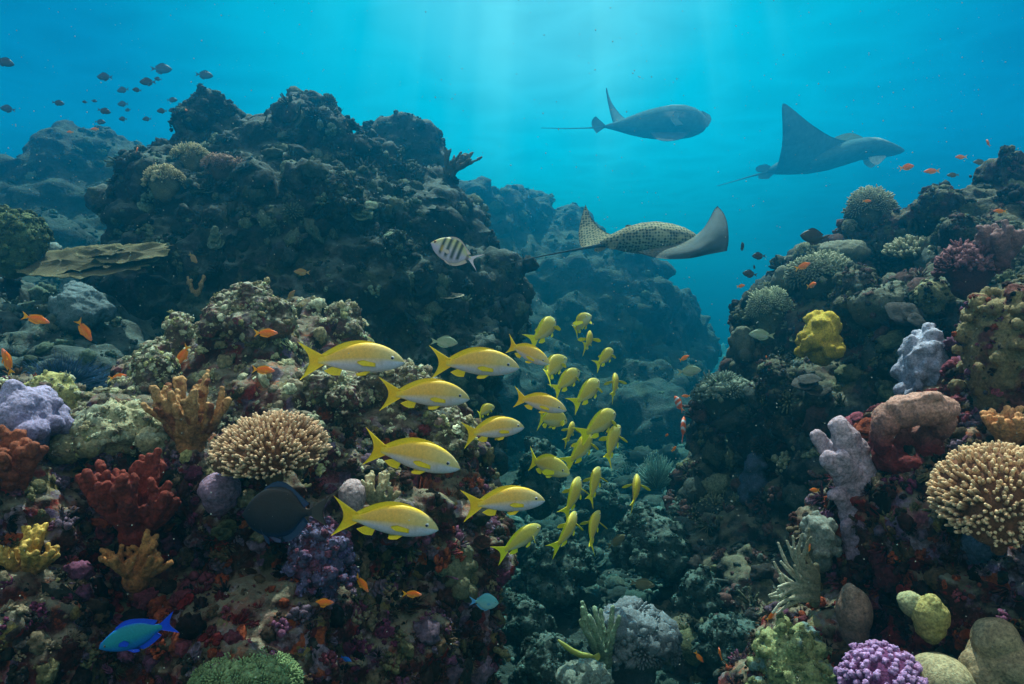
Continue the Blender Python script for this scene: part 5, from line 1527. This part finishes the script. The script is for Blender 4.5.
fish('emerald', 139, 634, 84, 1.45, 'emerald green fish with bright blue fins at the bottom left', 180, -19, 0, 0.1, 'wrasse')
fish('paleblue', 484, 602, 30, 2.1, 'pale turquoise round fish at the foot of the near wall', 0, -4, 0, 0, 'damselfish')
fish('drab', 642, 584, 28, 2.9, 'olive oval fish in the gap above the floor', 12, -12, 0, 0, 'reef_fish')
fish('drab', 617, 541, 26, 3.2, 'dim triangular-finned fish behind the lower school', 35, 18, 0, 0.2, 'reef_fish')
fish('palegreen', 689, 371, 26, 3.6, 'pale green slender fish facing right in the blue gap', 8, 4, 0, 0, 'reef_fish')
fish('palegreen', 444, 342, 28, 2.6, 'dim grey-green round fish behind the second large yellow fish', 10, -4, 0, 0, 'damselfish')
fish('palegreen', 762, 335, 26, 3.7, 'pale grey fish before the bushy coral at the corner of the right slope', 172, 4, 0, 0, 'reef_fish')
fish('palegreen', 222, 388, 17, 2.4, 'faint pale fish right of the brown finger coral', 178, 0, 0, 0, 'reef_fish')
fish('brown', 193, 258, 17, 3.6, 'yellowish brown fish tilted down before the pinnacle', -30, -40, 0, 0, 'reef_fish')
fish('brown', 302, 272, 17, 3.4, 'upper dull brown fish before the shaded pinnacle', 178, 4, 0, 0, 'reef_fish')
fish('brown', 291, 295, 13, 3.2, 'lower dull brown fish nosing up above the wide maroon boulder', 40, 50, 0, 0, 'reef_fish')
fish('royal', 346, 659, 12, 1.9, 'small vivid blue fish by the pale oval disc coral', 0, -25, 0, 0, 'reef_fish')
fish('damsel', 815, 237, 30, 3.4, 'largest dark fish hovering above the right slope', 178, 6, 0, 0.1, 'damselfish')
dk = [(742, 247, 16, 3.8, 60, 30, 'dark round fish just right of the spotted ray wing'), (759, 256, 14, 3.9, 175, 0, 'dark fish between the ray wing and the largest dark fish'), (750, 274, 15, 3.9, 165, 10, 'lowest of the dark fish right of the ray wing'), (754, 267, 9, 4.4, 60, 0, 'tiny dark fish above the lowest one'), (930, 172, 0, 0, 0, 0, '')]
for px, py, L, d, yw, pt, lb in dk:
    if L: fish('damsel', px, py, L, d, lb, yw, pt, 0, 0, 'damselfish', 'fish', 'dark fish near the ray')

fish('drab', 980, 162, 14, 4.6, 'slender olive fish above the skyline at right', 180, 0, 0, 0, 'reef_fish')
fish('drab', 953, 175, 12, 4.6, 'short olive fish just over the skyline', 170, 0, 0, 0, 'reef_fish')

# small dark fish far off in the upper left
us = [(4, 62, 16), (105, 77, 14), (152, 84, 0), (161, 69, 18), (148, 82, 14), (158, 79, 7), (204, 75, 15), (123, 90, 11), (137, 90, 8), (58, 103, 10), (8, 109, 13), (123, 104, 10), (104, 111, 11), (123, 119, 8), (147, 119, 8), (172, 100, 9), (162, 111, 9), (172, 110, 7), (100, 122, 9), (128, 110, 6), (85, 102, 5), (94, 101, 5), (620, 275, 0)]
lab_us = ['large blurred dark fish cut by the left edge', 'dark oval fish left of the small cluster', '', 'palest and longest fish of the cluster top', 'dark fish in the middle of the cluster', 'tiny fish beside the middle fish of the cluster', 'dark fish nearest above the pinnacle top', 'small fish below the middle of the cluster', 'small fish right of centre in the cluster', 'lone small fish left of the cluster', 'small fish at the left edge below the large one', 'slanting small fish under the cluster', 'slanting small fish above the far mound', 'small round fish above the far mound', 'round fish between the far mound and the pinnacle', 'small fish touching the skyline beside the pinnacle', 'faint small fish left of the pinnacle crest', 'tiny fish against the pinnacle edge', 'small fish just over the far mound crest', 'tiny fish trailing the slanting one', 'faint tiny fish, left of a pale pair', 'faint tiny fish, right of a pale pair']
k = 0
for i, (px, py, L) in enumerate(us):
    if L:
        fish('damsel', px, py, L * 1.15, 5.5 + (i % 4) * 0.8, lab_us[i] + ' in the upper left', 170 + (i * 37) % 25 if i % 3 else 20, -12 + (i * 13) % 22, 0, 0, 'chromis', 'fish', 'small dark fish in open water', parts=False)
# pipe-like yellow-green fish resting by the finger coral
def trumpet():
    d = 2.45; u = d / F
    root = empty('trumpetfish', at(576, 653, d)); tag(root, 'slender yellow-green trumpetfish lying before the pale green finger coral', 'fish')
    g = np.random.default_rng(1)
    pts = [(558, 640, 0.35), (564, 645, .8), (572, 651, 1.0), (581, 655, 1.05), (589, 656, .9), (595, 657, .5)]
    rings = []
    a = np.arange(10) / 10 * 6.2832
    P = np.array([[(x - 576) * u, 0, (653 - y) * u] for x, y, _ in pts])
    for i, (x, y, r_) in enumerate(pts):
        t = P[min(i + 1, 5)] - P[max(i - 1, 0)]; t /= np.linalg.norm(t)
        n1 = np.cross(t, [0, 1, 0])
        rings.append(P[i] + (np.cos(a)[:, None] * np.array([0, 1, 0]) * 0.8 + np.sin(a)[:, None] * n1) * r_ * 2.9 * u)
    V, f = loft(rings); mb = MB(); mb.add(V, f, (0.30, 0.34, 0.08)); mb.obj('body', M_FISH, root)
    v, f = fin_plate(([(18 * u, -5 * u), (18 * u, -2 * u)], [(24 * u, -8 * u), (25 * u, 0)]), 0.004)
    mb = MB(); mb.add(v, f, (0.35, 0.38, 0.08)); mb.obj('tail_fin', M_FIN, root)
trumpet()

# ------------------------------------------------------------------ rays
def surf_between(curves, seg_u=None, thick=0.02, thick_profile=None):
    """solid skin through a list of equal-length 3D polylines (root ... tip), thickened along Y"""
    A = np.array(curves, float)            # (m, n, 3)
    m_, n, _ = A.shape
    def refine(a, axis, k):
        x = np.arange(a.shape[axis]); xn = np.linspace(0, a.shape[axis] - 1, (a.shape[axis] - 1) * k + 1)
        a = np.moveaxis(a, axis, 0); s = a.shape; fl = a.reshape(s[0], -1)
        m2 = np.gradient(fl, axis=0)
        i = np.clip(xn.astype(int), 0, s[0] - 2); t = (xn - i)[:, None]
        r = (2 * t**3 - 3 * t**2 + 1) * fl[i] + (t**3 - 2 * t**2 + t) * m2[i] + (-2 * t**3 + 3 * t**2) * fl[i + 1] + (t**3 - t**2) * m2[i + 1]
        return np.moveaxis(r.reshape((len(xn),) + s[1:]), 0, axis)
    A = refine(refine(A, 0, 6), 1, 6)
    m_, n, _ = A.shape
    du = np.gradient(A, axis=0); dv = np.gradient(A, axis=1)
    N = np.cross(du, dv); N /= (np.linalg.norm(N, axis=2, keepdims=True) + 1e-9)
    tu = np.linspace(0, 1, m_)[:, None]; tv = np.linspace(0, 1, n)[None]
    th = thick * (1 - 0.85 * tu) * np.clip(np.sin(math.pi * np.clip(tv, 0.0, 1)), 0.06, 1) ** 0.7
    V = np.concatenate([(A + N * th[..., None]).reshape(-1, 3), (A - N * th[..., None]).reshape(-1, 3)])
    UV = np.column_stack([np.tile(np.broadcast_to(tu, (m_, n)).ravel(), 2), np.tile(np.broadcast_to(tv, (m_, n)).ravel(), 2)])
    f = []; off = m_ * n
    idx = np.arange(off).reshape(m_, n)
    a, b_, c, d = idx[:-1, :-1].ravel(), idx[:-1, 1:].ravel(), idx[1:, 1:].ravel(), idx[1:, :-1].ravel()
    f = [np.column_stack([a, b_, c]), np.column_stack([a, c, d]), np.column_stack([a, c, b_]) + off, np.column_stack([a, d, c]) + off]
    rim = np.concatenate([idx[0, :], idx[1:, -1], idx[-1, ::-1][1:], idx[::-1, 0][1:]])
    r0, r1 = rim, np.roll(rim, -1)
    f += [np.column_stack([r0, r1, r1 + off]), np.column_stack([r0, r1 + off, r0 + off])]
    return V, np.concatenate(f), UV, off

def ray_mat():
    """back of the spotted ray: dark olive net round pale rings; belly grey-white, dark margin"""
    m, n, b = new_mat('spotted_ray_skin')
    tc = n.nodes.new('ShaderNodeTexCoord'); P = tc.outputs['Object']
    a = n.nodes.new('ShaderNodeAttribute'); a.attribute_name = 'Col'
    sp = n.nodes.new('ShaderNodeSeparateColor'); n.links.new(a.outputs['Color'], sp.inputs[0])
    vo = n.nodes.new('ShaderNodeTexVoronoi'); vo.inputs['Scale'].default_value = RAY_SPOTS; vo.inputs['Randomness'].default_value = 0.35
    n.links.new(P, vo.inputs['Vector'])
    r1 = ramp(n, [(0.0, (0.045, 0.05, 0.035)), (0.34, (0.05, 0.055, 0.04)), (0.46, (0.24, 0.25, 0.16)), (0.60, (0.34, 0.34, 0.22))])
    n.links.new(vo.outputs['Distance'], r1.inputs[0])
    col = mix(n, (0.085, 0.12, 0.13), r1.outputs[0], sp.outputs[0])
    mt = noise(n, P, 4, 4, 0.6); mr_ = ramp(n, [(0.35, (0.55, 0.55, 0.55)), (0.7, (1.15, 1.15, 1.15))]); n.links.new(mt.outputs['Fac'], mr_.inputs[0])
    col = mix(n, col, mr_.outputs[0], 1.0, 'MULTIPLY')
    col = mix(n, col, (0.02, 0.03, 0.035), sp.outputs[1])
    n.links.new(col, b.inputs['Base Color']); b.inputs['Roughness'].default_value = 0.85; b.inputs['Specular IOR Level'].default_value = 0.1
    nz = noise(n, P, 30, 4); bump(n, b, nz.outputs['Fac'], 0.4, 0.004)
    return m
RAY_SPOTS = 50
M_SPOT = ray_mat()

def eagle_ray():
    d0 = 5.0; u = d0 / F
    root = empty('eagle_ray', at(650, 243, d0))
    tag(root, 'spotted ray with one pale wing curled up, gliding right past the pinnacle', 'ray')
    def Q(px, py, dy=0.0): return np.array(at(px, py, d0 + dy) - at(650, 243, d0))
    # body
    prof = [(600, 243, 1.5), (606, 242, 5.5), (614, 241, 8.0), (625, 239.5, 12), (640, 238.5, 15.2), (655, 238.5, 16.5), (670, 239.5, 15.5), (682, 240.5, 13), (692, 242, 9.5), (699, 243.5, 5), (703, 245, 1.5)]
    a = np.arange(28) / 28 * 6.28319
    rings = [np.array([Q(x, y) for _ in a]) + np.column_stack([a * 0, np.cos(a) * r_ * 1.7 * u, np.sin(a) * r_ * u]) for x, y, r_ in prof]
    V, f = loft(rings)
    c = np.zeros((len(V), 3)); c[:, 0] = 1
    band = np.exp(-((V[:, 2] / u - 8 - (-(V[:, 0] / u) * 0.05)) / 1.3) ** 2) * sstep(8, 24, V[:, 0] / u)
    c[:, 1] = band * 0.8
    mb = MB(); mb.add(V, f, c); mb.obj('body', M_SPOT, root)
    # near wing, underside to the viewer, its tip curled up
    low = [Q(636, 252, -.10), Q(660, 258.5, -.30), Q(688, 258.5, -.42), Q(708, 254.5, -.42), Q(727, 251, -.40)]
    mid1 = [Q(652, 250, -.12), Q(672, 252.5, -.32), Q(696, 251, -.45), Q(712, 246, -.44), Q(728.5, 240, -.38)]
    mid2 = [Q(672, 246, -.12), Q(690, 246, -.30), Q(704, 241, -.40), Q(716, 233, -.38), Q(727.5, 225, -.32)]
    mid3 = [Q(690, 240, -.08), Q(700, 236, -.22), Q(709, 228, -.30), Q(717, 219, -.28), Q(724, 214, -.24)]
    upp = [Q(697, 235, -.02), Q(704, 228, -.12), Q(710, 218, -.18), Q(714, 210, -.18), Q(717.5, 206, -.16)]
    cur = np.array([low, mid1, mid2, mid3, upp]).transpose(1, 0, 2)
    V, f, UV, off = surf_between(cur, thick=0.012)
    c = np.zeros((len(V), 3)); t1 = UV[:, 0]; t2 = UV[:, 1]
    edge = np.maximum(sstep(0.955, 0.99, t1), np.maximum(sstep(0.96, 0.995, t2), 0.7 * sstep(0.965, 0.995, 1 - t2)))
    c[:, 1] = edge
    y = V[:, 1]
    half = np.arange(len(V)) >= off
    N0 = np.mean(V[:off, 1]); N1 = np.mean(V[off:, 1])
    back = half if N1 > N0 else ~half
    c[:, 0] = 0.45 * (1 - sstep(0.0, 0.35, t1))
    c[back, 0] = 1.0
    mb = MB(); mb.add(V, f, c); mb.obj('wing', M_SPOT, root)
    # far wing, spotted back to the viewer
    A = [[Q(627, 236, .10), Q(613, 235, .30), Q(601, 229, .48), Q(591, 217, .60), Q(585.5, 204.5, .66)],
         [Q(621, 241, .10), Q(608, 241, .28), Q(595, 238, .44), Q(586, 227, .56), Q(583.5, 210, .64)],
         [Q(614, 245, .08), Q(604, 246, .24), Q(592, 245.5, .38), Q(582, 239, .50), Q(580.5, 222, .60)],
         [Q(609, 245, .05), Q(602, 247, .18), Q(590, 248, .34), Q(580.5, 246, .46), Q(578.5, 232, .56)]]
    V, f, UV, off = surf_between(np.array(A).transpose(1, 0, 2), thick=0.012)
    c = np.zeros((len(V), 3)); c[:, 0] = 1; c[:, 1] = 0.6 * np.maximum(sstep(0.95, 1, UV[:, 0]), sstep(0.94, 1, UV[:, 1]))
    mb = MB(); mb.add(V, f, c); mb.obj('wing', M_SPOT, root)
    # pelvic fins, head flap, tail
    for q, (e1, e2, e3) in enumerate((((617, 243), (612, 253), (604, 249)), ((611, 244), (600, 251), (593, 248)))):
        v, f = fin_plate(([(Q(*e1)[0], Q(*e1)[2]), (Q(e1[0] - 8, e1[1] + 1)[0], Q(e1[0] - 8, e1[1] + 1)[2])], [(Q(*e2)[0], Q(*e2)[2]), (Q(*e3)[0], Q(*e3)[2])]), 0.02)
        v[:, 1] += (-0.10, 0.1)[q]
        mb = MB(); mb.add(v, f, (0.8, 0.2, 0)); mb.obj('pelvic_fin', M_SPOT, root)
    pts = [Q(612, 243), Q(600, 245.5, -.02), Q(585, 248, -.05), Q(560, 252.5, -.1), Q(535, 257.5, -.16), Q(512, 263, -.22), Q(497, 268, -.26)]
    rr = [4.0, 2.1, 1.2, 0.75, 0.6, 0.45, 0.3]
    a = np.arange(10) / 10 * 6.2832; rings = []
    for i, p in enumerate(pts): rings.append(p + np.column_stack([a * 0, np.cos(a), np.sin(a)]) * rr[i] * u)
    V, f = loft(rings[::-1]); c = np.zeros((len(V), 3)); c[:, 1] = 0.75
    mb = MB(); mb.add(V, f, c); mb.obj('tail', M_SPOT, root)
    v, f = fin_plate(([(Q(627, 229)[0], Q(627, 229)[2]), (Q(634, 227)[0], Q(634, 227)[2])], [(Q(624, 226)[0], Q(624, 226)[2]), (Q(629, 224)[0], Q(629, 224)[2])]), 0.02)
    mb = MB(); mb.add(v, f, (0.9, 0.2, 0)); mb.obj('dorsal_fin', M_SPOT, root)
eagle_ray()

def spindle(root, name, prof, Q, u, depth_k, colf, n=24):
    a = np.arange(n) / n * 6.28319
    rings = []
    for x, yt, yb, *_ in prof:
        c = Q(x, (yt + yb) / 2); h = max((yb - yt) / 2, 0.4)
        rings.append(c + np.column_stack([a * 0, np.cos(a) * h * depth_k * u, np.sin(a) * h * u]))
    V, f = loft(rings); mb = MB(); mb.add(V, f, colf(V)); return mb.obj(name, M_RAY, root)

DK = (0.06, 0.13, 0.155)
def manta_right():
    d0 = 20.0; u = d0 / F; KD = 1.8
    root = empty('manta_ray', at(810, 155, d0))
    tag(root, 'dark manta at right with one tall pointed wing raised', 'ray')
    def Q(px, py, dy=0.0): return np.array(at(px, py, d0 + dy * KD) - at(810, 155, d0))
    A = [[Q(852, 142, -.05), Q(832, 137, -.35), Q(811, 124, -.65), Q(795, 111, -.85), Q(786, 104, -.95)],
         [Q(842, 150, -.12), Q(822, 143, -.40), Q(804, 131, -.68), Q(791, 116, -.88), Q(783.5, 103.5, -.97)],
         [Q(824, 160, -.16), Q(806, 153, -.42), Q(795, 141, -.68), Q(787, 124, -.88), Q(782.5, 104.5, -.97)],
         [Q(800, 169, -.12), Q(789, 165, -.34), Q(785, 152, -.6), Q(784, 132, -.82), Q(782, 107, -.96)],
         [Q(776, 172, -.02), Q(775, 170, -.15), Q(779, 160, -.42), Q(782.5, 140, -.72), Q(782, 110, -.94)]]
    V, f, UV, off = surf_between(np.array(A).transpose(1, 0, 2), thick=0.07)
    mb = MB(); mb.add(V, f, DK); mb.obj('wing', M_RAY, root)
    prof = [(768, 169, 172.5), (776, 163, 174), (790, 157, 174), (810, 151, 173), (830, 146, 169.5), (848, 141, 164), (862, 138.5, 159.5), (874, 139, 157.5), (884, 142, 157), (894, 145.5, 155.5), (901, 148.5, 153.5), (904, 150, 151.5)]
    def cf(V):
        c = np.tile(np.array(DK), (len(V), 1)); m_ = np.exp(-(((V[:, 0] / u - 66) / 7) ** 2)) * sstep(9, 14, V[:, 2] / u)
        return c * (1 - m_[:, None]) + np.array([0.45, 0.5, 0.5]) * m_[:, None]
    spindle(root, 'body', prof, Q, u, 2.0, cf)
    # far wing seen as a low hump
    B = [[Q(868, 143, .2), Q(862, 137, .7), Q(850, 133, 1.2), Q(838, 136, 1.7)], [Q(850, 146, .2), Q(848, 139, .7), Q(842, 136, 1.2), Q(836, 137, 1.7)], [Q(820, 152, .2), Q(830, 145, .7), Q(834, 140, 1.2), Q(834, 138, 1.7)]]
    V, f, UV, off = surf_between(np.array(B).transpose(1, 0, 2), thick=0.07)
    mb = MB(); mb.add(V, f, (0.03, 0.06, 0.04)); mb.obj('wing', M_RAY, root)
    for q, dy in enumerate((-.12, .18)):
        g_ = [(864, 153), (871, 155), (880, 154)], [(868, 163), (875, 166), (884, 158)]
        v, f = fin_plate(([(Q(*e)[0], Q(*e)[2]) for e in g_[0]], [(Q(*e)[0], Q(*e)[2]) for e in g_[1]]), 0.06); v[:, 1] += dy
        mb = MB(); mb.add(v, f, (0.55, 0.62, 0.62)); mb.obj('head_fin', M_RAY, root)
    for e in (([(773, 168), (771, 172)], [(761, 163), (752, 171)]), ([(776, 172), (769, 173)], [(764, 181), (755, 176)])):
        v, f = fin_plate(([(Q(*q)[0], Q(*q)[2]) for q in e[0]], [(Q(*q)[0], Q(*q)[2]) for q in e[1]]), 0.05)
        mb = MB(); mb.add(v, f, DK); mb.obj('pelvic_fin', M_RAY, root)
    a = np.arange(8) / 8 * 6.2832
    rings = [Q(x, y) + np.column_stack([a * 0, np.cos(a), np.sin(a)]) * r_ * u for x, y, r_ in ((717, 186, .3), (735, 181, .5), (752, 176, .8), (768, 172, 1.6))]
    V, f = loft(rings); mb = MB(); mb.add(V, f, DK); mb.obj('tail', M_RAY, root)
manta_right()

def manta_left():
    d0 = 23.0; u = d0 / F; KD = 1.8
    root = empty('manta_ray', at(660, 122, d0))
    tag(root, 'dim spindle-shaped manta seen side-on at the top, left of the other', 'ray')
    def Q(px, py, dy=0.0): return np.array(at(px, py, d0 + dy * KD) - at(660, 122, d0))
    prof = [(603, 126, 127.5), (610, 123.5, 129), (620, 120.5, 131.5), (632, 116, 134.5), (645, 111.5, 137), (658, 108.5, 138.3), (670, 106.5, 138.5), (682, 106.5, 138), (692, 109, 136.5), (699, 112.5, 134), (704, 117, 131), (706.5, 121, 127)]
    def cf(V):
        c = np.tile(np.array((0.06, 0.13, 0.145)), (len(V), 1))
        px = 660 + V[:, 0] / u; py = 122 - V[:, 2] / u
        m_ = np.exp(-((np.hypot(px - 672, (py - 125)) - 4.5) / 1.6) ** 2) * (V[:, 1] < 0) * (py < 127) * 0.9
        m_ = np.maximum(m_, 0.6 * np.exp(-((px - 702) / 2) ** 2) * (py < 130))
        m_ = np.maximum(m_, 0.5 * (fbm(V * 6, 3) > 0.6) * (py < 112))
        return c * (1 - m_[:, None]) + np.array([0.55, 0.6, 0.55]) * m_[:, None]
    spindle(root, 'body', prof, Q, u, 1.5, cf, 36)
    for pts_ in (([(700, 113), (703, 119), (702, 128)], [(708, 117), (709.5, 122), (706, 129)]), ([(676, 122), (671, 128), (676, 134)], [(668, 121), (664, 128), (669, 135)])):
        v, f = fin_plate(([(Q(*q)[0], Q(*q)[2]) for q in pts_[0]], [(Q(*q)[0], Q(*q)[2]) for q in pts_[1]]), 0.10); v[:, 1] -= 0.95 if pts_[0][0][0] < 690 else 0.2
        mb = MB(); mb.add(v, f, (0.13, 0.22, 0.24)); mb.obj('head_fin', M_RAY, root)
    v, f = fin_plate(([(Q(*q)[0], Q(*q)[2]) for q in ((606, 126), (604, 128))], [(Q(*q)[0], Q(*q)[2]) for q in ((591, 115), (592, 132))]), 0.06)
    mb = MB(); mb.add(v, f, DK); mb.obj('tail_fin', M_RAY, root)
    A = [[Q(632, 122, .2), Q(622, 116, .6), Q(612, 103, 1.0), Q(606.8, 90, 1.3)], [Q(622, 126, .2), Q(616, 120, .6), Q(610.5, 106, 1.0), Q(606.5, 88, 1.3)], [Q(617, 128, .2), Q(613.5, 124, .6), Q(609, 108, 1.0), Q(606, 91, 1.3)]]
    V, f, UV, off = surf_between(np.array(A).transpose(1, 0, 2), thick=0.07)
    mb = MB(); mb.add(V, f, DK); mb.obj('wing', M_RAY, root)
    B = [[Q(690, 132, -.2), Q(684, 137, -.5), Q(678, 140, -.8)], [Q(670, 134, -.2), Q(668, 139, -.5), Q(667, 141, -.8)], [Q(650, 133, -.2), Q(654, 137, -.5), Q(658, 140, -.8)]]
    V, f, UV, off = surf_between(np.array(B).transpose(1, 0, 2), thick=0.07)
    mb = MB(); mb.add(V, f, (0.05, 0.06, 0.06)); mb.obj('wing', M_RAY, root)
    a = np.arange(8) / 8 * 6.2832
    rings = [Q(x, y) + np.column_stack([a * 0, np.cos(a), np.sin(a)]) * r_ * u for x, y, r_ in ((541, 128, .3), (565, 128.5, .45), (588, 128, .6), (606, 127, 1.2))]
    V, f = loft(rings); mb = MB(); mb.add(V, f, DK); mb.obj('tail', M_RAY, root)
manta_left()

# ------------------------------------------------------------------ particles drifting in the water
def specks():
    g = np.random.default_rng(99)
    mb = MB(); n = 7000
    d = 0.7 + 5.5 * g.random(n) ** 1.2
    px = g.random(n) * 1100 - 38; py = g.random(n) * 760 - 38
    pos = np.column_stack([(px - 512) / F * d, d, (342 - py) / F * d])
    r = (0.16 + 0.62 * g.random(n) ** 6) * d / F
    tv, tf = ICO[1]
    V = tv[None] * r[:, None, None] + pos[:, None]
    Fa = (tf[None] + (np.arange(n) * len(tv))[:, None, None]).reshape(-1, 3)
    mb.add(V.reshape(-1, 3), Fa, (0.34, 0.38, 0.34))
    ob = mb.obj('suspended_particles', M_FIN); tag(ob, kind='stuff')
specks()
